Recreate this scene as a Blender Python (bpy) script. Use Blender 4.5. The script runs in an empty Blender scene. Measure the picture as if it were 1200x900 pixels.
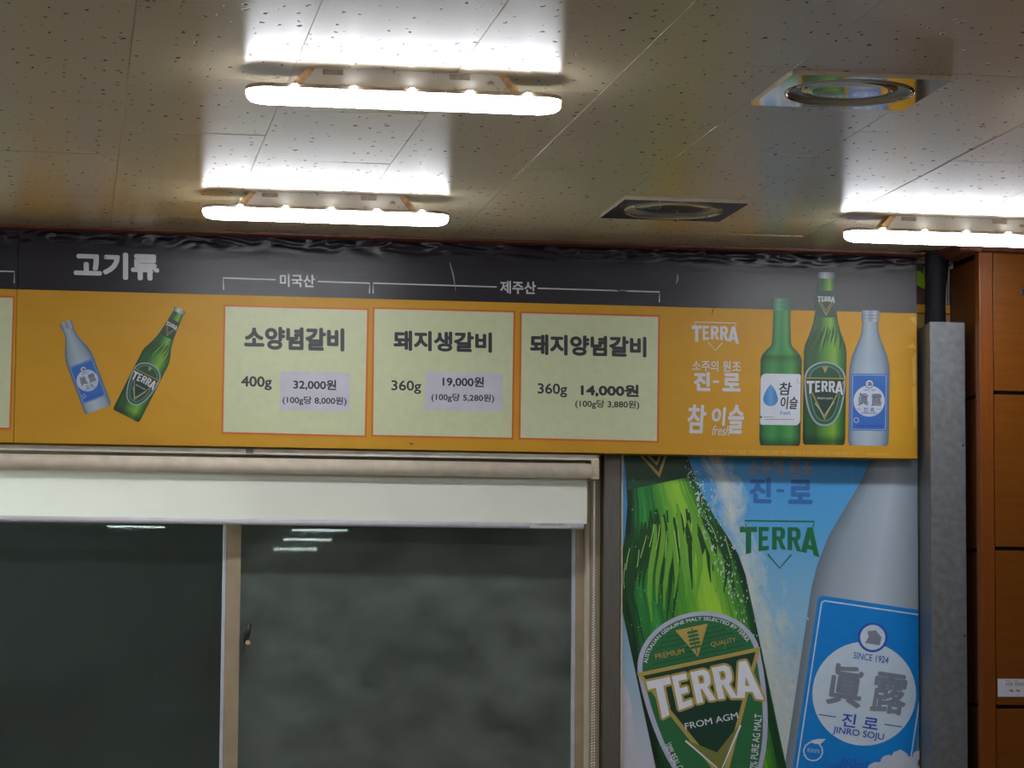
import bpy, bmesh, math, random
from mathutils import Vector, Matrix, noise
random.seed(7)
C = bpy.context.scene.collection
SC = bpy.context.scene

# ------------------------------------------------------------------ camera, world, exposure
FPX = 3180.416                      # focal length in pixels of a 1200x900 frame
YAW, PITCH, ROLL = 0.162556, 0.0874855, 0.00752729
EYE = Vector((0.0, 0.0, 1.40))
HC = EYE.z + 1.01407                # ceiling height
def cam_axes():
    f = Vector((math.sin(YAW)*math.cos(PITCH), math.cos(YAW)*math.cos(PITCH), math.sin(PITCH)))
    r = Vector((math.cos(YAW), -math.sin(YAW), 0)); u = r.cross(f)
    c, s = math.cos(ROLL), math.sin(ROLL)
    return c*r + s*u, -s*r + c*u, f
RX, RY, RF = cam_axes()
cd = bpy.data.cameras.new('camera'); cam = bpy.data.objects.new('camera', cd); C.objects.link(cam)
cd.sensor_width = 36.0; cd.lens = FPX/1200*36; cd.clip_end = 200
cam.matrix_world = Matrix(((RX.x, RY.x, -RF.x, EYE.x), (RX.y, RY.y, -RF.y, EYE.y), (RX.z, RY.z, -RF.z, EYE.z), (0, 0, 0, 1)))
SC.camera = cam
w = bpy.data.worlds.new('world'); SC.world = w; w.use_nodes = True
w.node_tree.nodes['Background'].inputs[0].default_value = (0.02, 0.025, 0.03, 1)
w.node_tree.nodes['Background'].inputs[1].default_value = 0.3
SC.view_settings.view_transform = 'Standard'; SC.view_settings.look = 'None'
SC.view_settings.gamma = 1.0; SC.view_settings.use_curve_mapping = False
SC.view_settings.exposure = 0.0
LAMP = 42.0                         # radiance of the strip lamps' diffusers
SC.cycles.max_bounces = 8; SC.cycles.diffuse_bounces = 4; SC.cycles.glossy_bounces = 4
SC.cycles.sample_clamp_indirect = 10.0

def ray(u, v):
    return (RX*((u-600)/FPX) + RY*((450-v)/FPX) + RF)
def onY(u, v, y):
    d = ray(u, v); return EYE + d*(y/d.y)
def onZ(u, v, z):
    d = ray(u, v); return EYE + d*((z-EYE.z)/d.z)
def proj(p):
    q = Vector(p)-EYE; d = q.dot(RF)
    return 600+FPX*q.dot(RX)/d, 450-FPX*q.dot(RY)/d

# ------------------------------------------------------------------ materials
def lin(c): c /= 255.0; return c/12.92 if c <= .04045 else ((c+.055)/1.055)**2.4
def S(r, g, b, k=1.0): return (min(lin(r)*k, .92), min(lin(g)*k, .92), min(lin(b)*k, .92), 1)
def newmat(name):
    m = bpy.data.materials.new(name); m.use_nodes = True
    nt = m.node_tree; b = nt.nodes['Principled BSDF']
    return m, nt, b
def nd(nt, t, **kw):
    n = nt.nodes.new(t)
    for k, v in kw.items(): setattr(n, k, v)
    return n
def mathn(nt, op, a, b=None, clamp=False):
    n = nd(nt, 'ShaderNodeMath', operation=op, use_clamp=clamp)
    for i, x in enumerate((a, b)):
        if x is None: continue
        if isinstance(x, (int, float)): n.inputs[i].default_value = x
        else: nt.links.new(x, n.inputs[i])
    return n.outputs[0]
def mixc(nt, fac, a, b):
    n = nd(nt, 'ShaderNodeMix', data_type='RGBA')
    for s, x in ((0, fac), (6, a), (7, b)):
        if isinstance(x, (int, float, tuple)): n.inputs[s].default_value = x
        else: nt.links.new(x, n.inputs[s])
    return n.outputs[2]
def ramp(nt, fac, stops, interp='LINEAR'):
    n = nd(nt, 'ShaderNodeValToRGB'); cr = n.color_ramp; cr.interpolation = interp
    while len(cr.elements) < len(stops): cr.elements.new(0.5)
    for e, (p, c) in zip(cr.elements, stops): e.position = p; e.color = c
    nt.links.new(fac, n.inputs[0]); return n.outputs[0]
def coords(nt, kind='Object', scale=(1, 1, 1)):
    t = nd(nt, 'ShaderNodeTexCoord'); m = nd(nt, 'ShaderNodeMapping'); m.inputs['Scale'].default_value = scale
    nt.links.new(t.outputs[kind], m.inputs[0]); return m.outputs[0]
def noisef(nt, vec, scale, detail=3, rough=.5, dist=0.0):
    n = nd(nt, 'ShaderNodeTexNoise'); n.inputs['Scale'].default_value = scale; n.inputs['Detail'].default_value = detail
    n.inputs['Roughness'].default_value = rough; n.inputs['Distortion'].default_value = dist
    nt.links.new(vec, n.inputs['Vector']); return n.outputs['Fac']
def bumpn(nt, h, strength, dist=.01):
    n = nd(nt, 'ShaderNodeBump'); n.inputs['Strength'].default_value = strength; n.inputs['Distance'].default_value = dist
    nt.links.new(h, n.inputs['Height']); return n.outputs[0]
def plain(name, col, rough=.5, var=.06, scale=30, metal=0.0, spec=.5, bump=0.0, stretch=(1, 1, 1)):
    """a procedural coat: colour with a light mottling from noise"""
    m, nt, b = newmat(name); v = coords(nt, scale=stretch); f = noisef(nt, v, scale)
    d = tuple(x*(1-var*2) for x in col[:3])+(1,)
    e = tuple(min(x*(1+var*2), .97) for x in col[:3])+(1,)
    nt.links.new(ramp(nt, f, [(.3, d), (.7, e)]), b.inputs['Base Color'])
    b.inputs['Roughness'].default_value = rough; b.inputs['Metallic'].default_value = metal
    b.inputs['Specular IOR Level'].default_value = spec
    if bump: nt.links.new(bumpn(nt, f, bump, .002), b.inputs['Normal'])
    return m
KB = .82      # print colours of the banner: photo value to reflectance
KP = 1.32       # print colours of the poster
_inks = {}
def ink(name, r, g, b, k=KB, rough=.42):
    key = (name, r, g, b, k)
    if key not in _inks: _inks[key] = plain(name, S(r, g, b, k), rough, .02, 40, spec=.4)
    return _inks[key]

def ceiling_mat():
    m, nt, b = newmat('varnished_ceiling_board')
    co = coords(nt)
    vor = nd(nt, 'ShaderNodeTexVoronoi', feature='F1', voronoi_dimensions='2D'); vor.inputs['Scale'].default_value = 31
    wob = nd(nt, 'ShaderNodeVectorMath', operation='ADD')
    nz = nd(nt, 'ShaderNodeTexNoise'); nz.inputs['Scale'].default_value = 90; nt.links.new(co, nz.inputs['Vector'])
    sc = nd(nt, 'ShaderNodeVectorMath', operation='SCALE'); sc.inputs['Scale'].default_value = .019
    nt.links.new(nz.outputs['Color'], sc.inputs[0]); nt.links.new(co, wob.inputs[0]); nt.links.new(sc.outputs[0], wob.inputs[1])
    pm = nd(nt, 'ShaderNodeMapping'); pm.inputs['Scale'].default_value = (1, .5, 1)
    nt.links.new(wob.outputs[0], pm.inputs[0]); nt.links.new(pm.outputs[0], vor.inputs['Vector'])
    sep = nd(nt, 'ShaderNodeSeparateColor'); nt.links.new(vor.outputs['Color'], sep.inputs[0])
    rad = mathn(nt, 'ADD', mathn(nt, 'MULTIPLY', sep.outputs[0], .12), .02)
    pit = mathn(nt, 'MULTIPLY', mathn(nt, 'SUBTRACT', rad, vor.outputs['Distance']), 16.0, True)      # 1 inside a pit
    big = noisef(nt, co, 1.3, 3)
    base = ramp(nt, big, [(.3, (.46, .375, .24, 1)), (.7, (.54, .44, .30, 1))])
    col = mixc(nt, pit, base, (.06, .05, .035, 1))
    ripple = noisef(nt, coords(nt, scale=(1, 3, 1)), 14, 3)
    hgt = mathn(nt, 'SUBTRACT', mathn(nt, 'MULTIPLY', ripple, .16), mathn(nt, 'MULTIPLY', pit, .9))
    nrm = bumpn(nt, hgt, .5, .003)
    dif = nd(nt, 'ShaderNodeBsdfDiffuse'); nt.links.new(col, dif.inputs[0]); nt.links.new(nrm, dif.inputs['Normal'])
    glo = nd(nt, 'ShaderNodeBsdfGlossy', distribution='BECKMANN'); glo.inputs['Roughness'].default_value = .35
    glo.inputs['Color'].default_value = (.95, .94, .99, 1); glo.inputs['Anisotropy'].default_value = .5
    tg = nd(nt, 'ShaderNodeCombineXYZ'); tg.inputs[0].default_value = 1; nt.links.new(tg.outputs[0], glo.inputs['Tangent']); nt.links.new(nrm, glo.inputs['Normal'])
    fr = nd(nt, 'ShaderNodeFresnel'); fr.inputs['IOR'].default_value = 1.7; nt.links.new(nrm, fr.inputs['Normal'])
    fac = mathn(nt, 'MULTIPLY', fr.outputs[0], mathn(nt, 'SUBTRACT', 1.0, mathn(nt, 'MULTIPLY', pit, .85)))
    mx = nd(nt, 'ShaderNodeMixShader'); nt.links.new(fac, mx.inputs[0]); nt.links.new(dif.outputs[0], mx.inputs[1]); nt.links.new(glo.outputs[0], mx.inputs[2])
    nt.links.new(mx.outputs[0], nt.nodes['Material Output'].inputs[0]); return m
def wood_mat(name, a, b_, stretch, rough=.38):
    m, nt, b = newmat(name); v = coords(nt, scale=stretch)
    f = noisef(nt, v, 6, 6, .6, .4); g = noisef(nt, v, 40, 4, .6)
    h = mathn(nt, 'ADD', mathn(nt, 'MULTIPLY', f, .65), mathn(nt, 'MULTIPLY', g, .35))
    nt.links.new(ramp(nt, h, [(.32, a), (.68, b_)]), b.inputs['Base Color'])
    b.inputs['Specular IOR Level'].default_value = .22; b.inputs['Roughness'].default_value = rough; nt.links.new(bumpn(nt, g, .08, .002), b.inputs['Normal']); return m
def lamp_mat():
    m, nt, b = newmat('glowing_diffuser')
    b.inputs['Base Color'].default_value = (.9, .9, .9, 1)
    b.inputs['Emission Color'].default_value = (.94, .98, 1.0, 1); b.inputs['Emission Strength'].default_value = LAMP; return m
def glass_mat(name, tint, dust_and_sheen, rough=.014):
    m, nt, b = newmat(name)
    tr = nd(nt, 'ShaderNodeBsdfTransparent'); tr.inputs[0].default_value = tint
    gl = nd(nt, 'ShaderNodeBsdfGlossy'); gl.inputs['Roughness'].default_value = rough; gl.inputs['Color'].default_value = (.36, .42, .40, 1)
    lw = nd(nt, 'ShaderNodeLayerWeight')
    fr = mathn(nt, 'ADD', .043, mathn(nt, 'MULTIPLY', mathn(nt, 'POWER', lw.outputs['Facing'], 5.0), .95))
    m1 = nd(nt, 'ShaderNodeMixShader'); nt.links.new(fr, m1.inputs[0]); nt.links.new(tr.outputs[0], m1.inputs[1]); nt.links.new(gl.outputs[0], m1.inputs[2])
    df = nd(nt, 'ShaderNodeBsdfDiffuse'); df.inputs[0].default_value = (.45, .50, .47, 1)
    co = coords(nt)
    sp = noisef(nt, co, 260, 2, .6); cl = noisef(nt, coords(nt, scale=(1, 1, 1.6)), 7, 4, .6)
    speck = mathn(nt, 'MULTIPLY', mathn(nt, 'SUBTRACT', sp, .60), 3.2, True)
    vor = nd(nt, 'ShaderNodeTexVoronoi', voronoi_dimensions='2D'); vor.inputs['Scale'].default_value = 30
    pm = nd(nt, 'ShaderNodeMapping'); pm.inputs['Rotation'].default_value = (math.pi/2, 0, 0); nt.links.new(co, pm.inputs[0]); nt.links.new(pm.outputs[0], vor.inputs['Vector'])
    sp2 = nd(nt, 'ShaderNodeSeparateColor'); nt.links.new(vor.outputs['Color'], sp2.inputs[0])
    dot = mathn(nt, 'MULTIPLY', mathn(nt, 'SUBTRACT', mathn(nt, 'MULTIPLY', mathn(nt, 'POWER', sp2.outputs[0], 4.0), .06), vor.outputs['Distance']), 12, True)
    fac = mathn(nt, 'ADD', mathn(nt, 'MULTIPLY', cl, dust_and_sheen[0]), mathn(nt, 'ADD', mathn(nt, 'MULTIPLY', speck, dust_and_sheen[1]), mathn(nt, 'MULTIPLY', dot, dust_and_sheen[2])), True)  # cloudy term stands in for reflected hall light; specks and dots are dust
    m2 = nd(nt, 'ShaderNodeMixShader'); nt.links.new(fac, m2.inputs[0]); nt.links.new(m1.outputs[0], m2.inputs[1]); nt.links.new(df.outputs[0], m2.inputs[2])
    nt.links.new(m2.outputs[0], nt.nodes['Material Output'].inputs[0]); return m
def print_mat(name, ustops, vstops=None, rough=.42, streak=0.0, k=1.0):
    """a printed picture: ink colours run across (u) and down (v) the printed outline"""
    m, nt, b = newmat(name)
    t = nd(nt, 'ShaderNodeTexCoord'); s = nd(nt, 'ShaderNodeSeparateXYZ'); nt.links.new(t.outputs['UV'], s.inputs[0])
    u = s.outputs[0]
    if streak:
        mp = nd(nt, 'ShaderNodeMapping'); mp.inputs['Scale'].default_value = (9, 2.2, 1); nt.links.new(t.outputs['UV'], mp.inputs[0])
        n = noisef(nt, mp.outputs[0], 2.4, 4, .6, .8)
        u = mathn(nt, 'ADD', u, mathn(nt, 'MULTIPLY', mathn(nt, 'SUBTRACT', n, .5), streak))
    col = ramp(nt, u, ustops)
    if vstops:
        mx = nd(nt, 'ShaderNodeMix', data_type='RGBA', blend_type='MULTIPLY'); mx.inputs[0].default_value = 1
        nt.links.new(col, mx.inputs[6]); nt.links.new(ramp(nt, s.outputs[1], vstops), mx.inputs[7]); col = mx.outputs[2]
    nt.links.new(col, b.inputs['Base Color']); b.inputs['Roughness'].default_value = rough
    b.inputs['Specular IOR Level'].default_value = .4; return m

M = {}
M['ceiling'] = ceiling_mat()
M['nail'] = plain('nail_head', (.06, .05, .03, 1), .6)
M['gap'] = plain('dark_gap', (.012, .01, .01, 1), .9)
M['wall'] = plain('painted_plaster', S(205, 196, 178), .75, .04, 6)
M['hall_wall'] = plain('hall_paint', (.42, .40, .36, 1), .8, .06, 2)
M['floor'] = plain('floor_tile', (.34, .29, .23, 1), .45, .1, 3)
M['crown'] = wood_mat('dark_red_moulding', (.06, .018, .010, 1), (.12, .035, .018, 1), (2, 20, 20), .45)
M['wood_h'] = wood_mat('cherry_veneer', (.104, .027, .0008, 1), (.145, .042, .0015, 1), (1.0, 10, 14))
M['wood_v'] = wood_mat('cherry_stile', (.118, .029, .002, 1), (.155, .040, .004, 1), (14, 10, 1.0))
M['wood_side'] = wood_mat('cherry_return', (.09, .026, .007, 1), (.13, .042, .010, 1), (14, 10, 1.0))
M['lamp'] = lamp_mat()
M['alu_beige'] = plain('beige_window_profile', S(158, 142, 118), .5, .05, 20, spec=.3)
M['alu_pale'] = plain('pale_profile_edge', S(190, 190, 205), .4, .05, 20)
M['alu_white'] = plain('pale_rail', S(205, 200, 192), .45, .06, 25)
M['post'] = plain('brown_grey_post', (.115, .10, .088, 1), .42, .05, 30, metal=.35, stretch=(8, 8, .5))
M['galv'] = plain('galvanised_steel', (.125, .13, .14, 1), .5, .08, 60, metal=.3)
M['black_vinyl'] = plain('black_foam_wrap', (.005, .005, .009, 1), .75, .2, 90, spec=.25, bump=.6)
M['foam'] = plain('torn_cream_foam', (.55, .50, .38, 1), .8)
M['chrome'] = plain('polished_silver', (.52, .51, .49, 1), .075, .02, 10, metal=1.0)
M['satin'] = plain('satin_silver', (.30, .29, .27, 1), .30, .03, 10, metal=.7)
M['plate_edge'] = plain('cream_plate_edge', (.60, .52, .40, 1), .5)
M['black'] = plain('black_plastic', (.02, .02, .022, 1), .45)
M['latch'] = plain('dark_latch_metal', (.07, .068, .062, 1), .35, .1, 80, metal=.4)
M['brass'] = plain('tan_knob', (.50, .36, .18, 1), .4)
M['bead'] = plain('pale_beads', (.72, .72, .73, 1), .3)
M['paper'] = plain('white_paper', S(184, 182, 196, .95), .7, .03, 20)
M['night'] = plain('dark_render', (.03, .034, .033, 1), .9, .2, 1.5)

def housing_mat():
    m, nt, b = newmat('rust_stained_housing'); co = coords(nt)
    n = noisef(nt, co, 26, 4, .65); s = nd(nt, 'ShaderNodeSeparateXYZ'); nt.links.new(co, s.inputs[0])
    top = mathn(nt, 'MULTIPLY', mathn(nt, 'ADD', s.outputs[2], .012), 55, True)
    f = mathn(nt, 'MULTIPLY', mathn(nt, 'SUBTRACT', mathn(nt, 'ADD', n, mathn(nt, 'MULTIPLY', top, .12)), .60), 8, True)
    nt.links.new(mixc(nt, f, (.80, .75, .68, 1), (.30, .12, .045, 1)), b.inputs['Base Color'])
    b.inputs['Roughness'].default_value = .5; return m
M['housing'] = housing_mat()
M['rust'] = plain('rusty_orange_edge', (.62, .36, .18, 1), .6, .2, 60)
M['tray'] = plain('grimy_tray_lip', (.42, .33, .27, 1), .5, .15, 50)
M['clip'] = plain('white_clip', (.85, .85, .85, 1), .4)

def blind_mat():
    m, nt, b = newmat('cream_blind_fabric')
    n = noisef(nt, coords(nt, scale=(1, 1, 1)), 5, 5, .6); n2 = noisef(nt, coords(nt), 420, 2)
    c = ramp(nt, n, [(.3, (.83, .835, .75, 1)), (.7, (.87, .875, .80, 1))])
    d = nd(nt, 'ShaderNodeBsdfDiffuse'); nt.links.new(c, d.inputs[0]); nt.links.new(bumpn(nt, n2, .1, .001), d.inputs['Normal'])
    t = nd(nt, 'ShaderNodeBsdfTranslucent'); t.inputs[0].default_value = (.90, .88, .78, 1)
    x = nd(nt, 'ShaderNodeMixShader'); x.inputs[0].default_value = .22
    nt.links.new(d.outputs[0], x.inputs[1]); nt.links.new(t.outputs[0], x.inputs[2]); nt.links.new(x.outputs[0], nt.nodes['Material Output'].inputs[0]); return m
M['blind'] = blind_mat()
M['blind_roll'] = plain('beige_roll', S(196, 183, 168, 1.1), .6, .05, 30)
M['blind_rail'] = plain('lilac_white_rail', S(196, 192, 204, 1.05), .35, .03, 30)

def vinyl(name, a, b_, rough, bs=.25, stretch=(3, 1, 6)):
    m, nt, b = newmat(name); f = noisef(nt, coords(nt, scale=stretch), 3.0, 4, .55, .3); g = noisef(nt, coords(nt), 160, 2)
    nt.links.new(ramp(nt, f, [(.3, a), (.7, b_)]), b.inputs['Base Color'])
    b.inputs['Roughness'].default_value = rough; b.inputs['Specular IOR Level'].default_value = .3
    h = mathn(nt, 'ADD', f, mathn(nt, 'MULTIPLY', g, .03)); nt.links.new(bumpn(nt, h, bs, .01), b.inputs['Normal']); return m
M['yellow'] = vinyl('yellow_print', S(203, 148, 28, .77), S(209, 154, 32, .77), .45, .12)
M['band'] = vinyl('black_print', (.009, .007, .012, 1), (.012, .009, .016, 1), .33, .12, (2, 1, 7))

# ------------------------------------------------------------------ building helpers
def wloc(o):
    v = Vector((0, 0, 0))
    while o is not None: v += o.location; o = o.parent
    return v
def link(name, bm, mats, parent=None, at=None, smooth=False):
    """one mesh object; vertices are given in world coordinates and stored relative to the object's place"""
    if at is None: at = wloc(parent) if parent else Vector((0, 0, 0))
    at = Vector(at)
    for v in bm.verts: v.co -= at
    me = bpy.data.meshes.new(name); bm.normal_update(); bm.to_mesh(me); bm.free()
    for m in (mats if isinstance(mats, (list, tuple)) else [mats]): me.materials.append(m)
    if smooth:
        for p in me.polygons: p.use_smooth = True
    o = bpy.data.objects.new(name, me); C.objects.link(o)
    if parent: o.parent = parent; o.location = at - wloc(parent)
    else: o.location = at
    return o
def tag(o, label, cat=None, group=None):
    o['label'] = label
    if cat: o['category'] = cat
    if group: o['group'] = group
    return o
def thing(name, label, cat, loc, group=None):
    o = bpy.data.objects.new(name, None); C.objects.link(o); o.location = loc; o.empty_display_size = .05
    return tag(o, label, cat, group)
def struct(o): o['kind'] = 'structure'; return o
def box(bm, x0, x1, y0, y1, z0, z1, bevel=0.0, mi=0):
    vs = [bm.verts.new((x, y, z)) for x in (x0, x1) for y in (y0, y1) for z in (z0, z1)]
    fs = [bm.faces.new([vs[i] for i in f]) for f in ((0, 1, 3, 2), (4, 6, 7, 5), (0, 4, 5, 1), (2, 3, 7, 6), (0, 2, 6, 4), (1, 5, 7, 3))]
    for f in fs: f.material_index = mi
    if bevel:
        es = list({e for f in fs for e in f.edges})
        r = bmesh.ops.bevel(bm, geom=es, offset=bevel, segments=2, affect='EDGES', profile=.5)
        for f in r['faces']: f.material_index = mi
    return fs
def bmbox(*a, **k): bm = bmesh.new(); box(bm, *a, **k); return bm
def prism(bm, prof, axis, a, b, mi=0):
    """extrude a closed profile along an axis; profile pairs fill the other two axes in order"""
    def P(p, t): return {'x': (t, p[0], p[1]), 'y': (p[0], t, p[1]), 'z': (p[0], p[1], t)}[axis]
    A = [bm.verts.new(P(p, a)) for p in prof]; B = [bm.verts.new(P(p, b)) for p in prof]; n = len(prof)
    fs = [bm.faces.new((A[i], A[(i+1) % n], B[(i+1) % n], B[i])) for i in range(n)]
    fs += [bm.faces.new(A[::-1]), bm.faces.new(B)]
    for f in fs: f.material_index = mi
    bmesh.ops.recalc_face_normals(bm, faces=fs); return fs
def tube(bm, pts, r, seg=14, mi=0):
    pts = [Vector(p) for p in pts]; rings = []
    for i, p in enumerate(pts):
        d = (pts[min(i+1, len(pts)-1)]-pts[max(i-1, 0)]).normalized()
        a = d.orthogonal().normalized() if i == 0 else (pa - d*pa.dot(d)).normalized()
        pa = a; b = d.cross(a); rr = r[i] if isinstance(r, (list, tuple)) else r
        rings.append([bm.verts.new(p+(a*math.cos(t)+b*math.sin(t))*rr) for t in [2*math.pi*k/seg for k in range(seg)]])
    for A, B in zip(rings, rings[1:]):
        for k in range(seg): f = bm.faces.new((A[k], A[(k+1) % seg], B[(k+1) % seg], B[k])); f.smooth = True; f.material_index = mi
    for R_ in (rings[0][::-1], rings[-1]): f = bm.faces.new(R_); f.material_index = mi
def lathe(bm, prof, c, seg=48, mi=0):
    """revolve (radius, z) pairs about the vertical through c"""
    rings = [[bm.verts.new((c[0]+r*math.cos(t), c[1]+r*math.sin(t), z)) for t in [2*math.pi*k/seg for k in range(seg)]] for r, z in prof]
    for A, B in zip(rings, rings[1:]):
        for k in range(seg): f = bm.faces.new((A[k], A[(k+1) % seg], B[(k+1) % seg], B[k])); f.smooth = True; f.material_index = mi

# ------------------------------------------------------------------ printing helpers: flat inks on an upright sheet
def slope(u, v, y):
    p = onY(u, v, y); a = proj(p-Vector((.02, 0, 0))); b = proj(p+Vector((.02, 0, 0))); return (b[1]-a[1])/(b[0]-a[0])
def clip_poly(pts, rect):
    x0, x1, z0, z1 = rect
    for ax, val, sg in ((0, x0, 1), (0, x1, -1), (1, z0, 1), (1, z1, -1)):
        out = []; n = len(pts)
        for i in range(n):
            a, b = pts[i], pts[(i+1) % n]; da, db = sg*(a[ax]-val), sg*(b[ax]-val)
            if da >= 0: out.append(a)
            if (da >= 0) != (db >= 0):
                t = da/(da-db); out.append(tuple(a[k]+t*(b[k]-a[k]) for k in range(4)))
        pts = out
        if len(pts) < 3: return []
    return pts
class Art:
    """collects inked shapes on one sheet (plane y, layer n above it) and links them as one mesh"""
    def __init__(s, y, layer, rect=None): s.y = y-.0004*layer; s.base = y; s.rect = rect; s.f = []; s.k = 0
    def poly(s, pts, mi=0, uv=None, lift=None):
        if lift is None: s.k += 1; lift = s.k % 13
        W = []
        for i, p in enumerate(pts):
            q = onY(p[0], p[1], s.base); W.append((q.x, q.z)+(tuple(uv[i]) if uv else (0, 0)))
        if s.rect: W = clip_poly(W, s.rect)
        if len(W) >= 3: s.f.append((W, mi, lift))
        return s
    def line(s, pts, wd, mi=0):
        n = len(pts); L = []; R_ = []; s.k += 1
        for i in range(n):
            a = Vector(pts[max(i-1, 0)]); b = Vector(pts[min(i+1, n-1)]); d = (b-a).normalized(); nn = Vector((-d.y, d.x))
            k = wd[i] if isinstance(wd, (list, tuple)) else wd
            p = Vector(pts[i]); L.append(p+nn*k/2); R_.append(p-nn*k/2)
        for i in range(n-1): s.poly([L[i], L[i+1], R_[i+1], R_[i]], mi, None, s.k % 13)
        return s
    def disc(s, T, cx, cy, rx, ry=None, n=28, mi=0):
        ry = ry or rx; return s.poly([T(cx+rx*math.cos(2*math.pi*k/n), cy+ry*math.sin(2*math.pi*k/n)) for k in range(n)], mi)
    def text(s, T, st, cx, cy, wd, ht, off=0.0, shear=0.0, mi=0, space=1.0, warp=None):
        d = off*ht; sh = [(0, 0)] + ([(d*math.cos(q), d*math.sin(q)) for q in [math.pi*k/4 for k in range(8)]] if off else [])
        for tri in glyphs(st, 0, shear, space):
            for li, (dx, dy) in enumerate(sh):
                pts = [((x-.5)*(wd-2*d)+cx+dx, (y-.5)*(ht-2*d)+cy+dy) for x, y in tri]
                s.poly([warp(*p) if warp else T(*p) for p in pts], mi, None, li)
        return s
    def mark(s, T, cx, cy, wd, ht, grow=0.0, mi=0, arch=.25):
        """the five-letter word mark in condensed capitals, end letters longer"""
        Tt = [[(0, 1), (1, 1), (1, .80), (.66, .80), (.66, 0), (.34, 0), (.34, .80), (0, .80)]]
        E_ = [[(0, 0), (0, 1), (.92, 1), (.92, .82), (.34, .82), (.34, .60), (.82, .60), (.82, .42), (.34, .42), (.34, .18), (.92, .18), (.92, 0)]]
        R_ = [[(0, 0), (0, 1), (.34, 1), (.34, 0)], [(.3, 1), (.72, 1), (.93, .90), (.97, .72), (.93, .54), (.72, .42), (.3, .42), (.3, .58), (.58, .58), (.64, .66), (.64, .76), (.58, .84), (.3, .84)], [(.38, .46), (.70, .46), (1.02, 0), (.68, 0)]]
        A_ = [[(0, 0), (.30, 0), (.64, 1), (.36, 1)], [(1, 0), (.70, 0), (.36, 1), (.64, 1)], [(.2, .18), (.8, .18), (.74, .34), (.26, .34)]]
        li = 0
        for ps, a, b in ((Tt, 0, .215), (E_, .235, .375), (R_, .405, .575), (R_, .60, .77), (A_, .765, 1)):
            for p in ps:
                q = []
                for x, y in p:
                    X = 2*(a+(b-a)*x)-1; q.append((cx+X*wd/2, cy+ht/2-(1-y)*ht*(1-arch+arch*X*X)))
                for dx, dy in ([(0, 0)] if not grow else [(grow*math.cos(t), grow*math.sin(t)) for t in [math.pi*k/4 for k in range(8)]]):
                    s.poly([T(x+dx, y+dy) for x, y in q], mi, None, li % 14); li += 1
        return s
    def boxtext(s, st, u0, u1, v0, v1, off=0.0, shear=0.0, mi=0, space=1.0):
        """lettering that fills a box measured on the photograph"""
        uc, vc = (u0+u1)/2, (v0+v1)/2; sl = slope(uc, vc, s.base)
        T = lambda x, y: (uc+x, vc+sl*x-y)
        return s.text(T, st, 0, 0, u1-u0, max(v1-v0-abs(sl)*(u1-u0), 2), off, shear, mi, space)
    def build(s, name, mats, parent=None):
        bm = bmesh.new(); ul = bm.loops.layers.uv.new('UVMap')
        for W, mi, lift in s.f:
            vs = [bm.verts.new((x, s.y-lift*2.5e-5, z)) for x, z, _, _ in W]
            try: f = bm.faces.new(vs)
            except ValueError: continue
            f.material_index = mi
            for l, wv in zip(f.loops, W): l[ul].uv = (wv[2], wv[3])
            f.normal_update()
            if f.normal.y > 0: f.normal_flip()
        return link(name, bm, mats, parent)
_glyph = {}
def glyphs(st, off, shear, space):
    key = (st, off, shear, space)
    if key in _glyph: return _glyph[key]
    cu = bpy.data.curves.new('lettering', 'FONT'); cu.body = st; cu.offset = off; cu.shear = shear; cu.space_character = space
    cu.resolution_u = 4; cu.fill_mode = 'FRONT'
    o = bpy.data.objects.new('lettering', cu); C.objects.link(o)
    me = bpy.data.meshes.new_from_object(o.evaluated_get(bpy.context.evaluated_depsgraph_get()))
    V = [v.co for v in me.vertices]; xs = [v.x for v in V] or [0, 1]; ys = [v.y for v in V] or [0, 1]
    x0, x1, y0, y1 = min(xs), max(xs), min(ys), max(ys)
    out = [[((V[i].x-x0)/(x1-x0), (V[i].y-y0)/(y1-y0)) for i in p.vertices] for p in me.polygons]
    bpy.data.objects.remove(o); bpy.data.meshes.remove(me); bpy.data.curves.remove(cu)
    _glyph[key] = out; return out
def frame(cx, cy, sc, tilt_deg):
    t = math.radians(tilt_deg); c, s_ = math.cos(t), math.sin(t)
    return lambda x, y: (cx+sc*(x*c+y*s_), cy+sc*(x*s_-y*c))
def outline(art, T, prof, mi=0, cols=6):
    """a printed bottle outline from (height, half width) pairs, u across and v down"""
    y0, y1 = prof[0][0], prof[-1][0]
    for (ya, ha), (yb, hb) in zip(prof, prof[1:]):
        for k in range(cols):
            a, b = -1+2*k/cols, -1+2*(k+1)/cols
            vv = lambda y: (y0-y)/(y0-y1)
            art.poly([T(a*ha, ya), T(b*ha, ya), T(b*hb, yb), T(a*hb, yb)], mi, [((a+1)/2, vv(ya)), ((b+1)/2, vv(ya)), ((b+1)/2, vv(yb)), ((a+1)/2, vv(yb))], 0)
def sub(prof, ya, yb):
    def h(y):
        for (a, ha), (b, hb) in zip(prof, prof[1:]):
            if b <= y <= a: return ha+(hb-ha)*(a-y)/((a-b) or 1)
    return [(ya, h(ya))]+[p for p in prof if yb < p[0] < ya]+[(yb, h(yb))]

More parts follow.
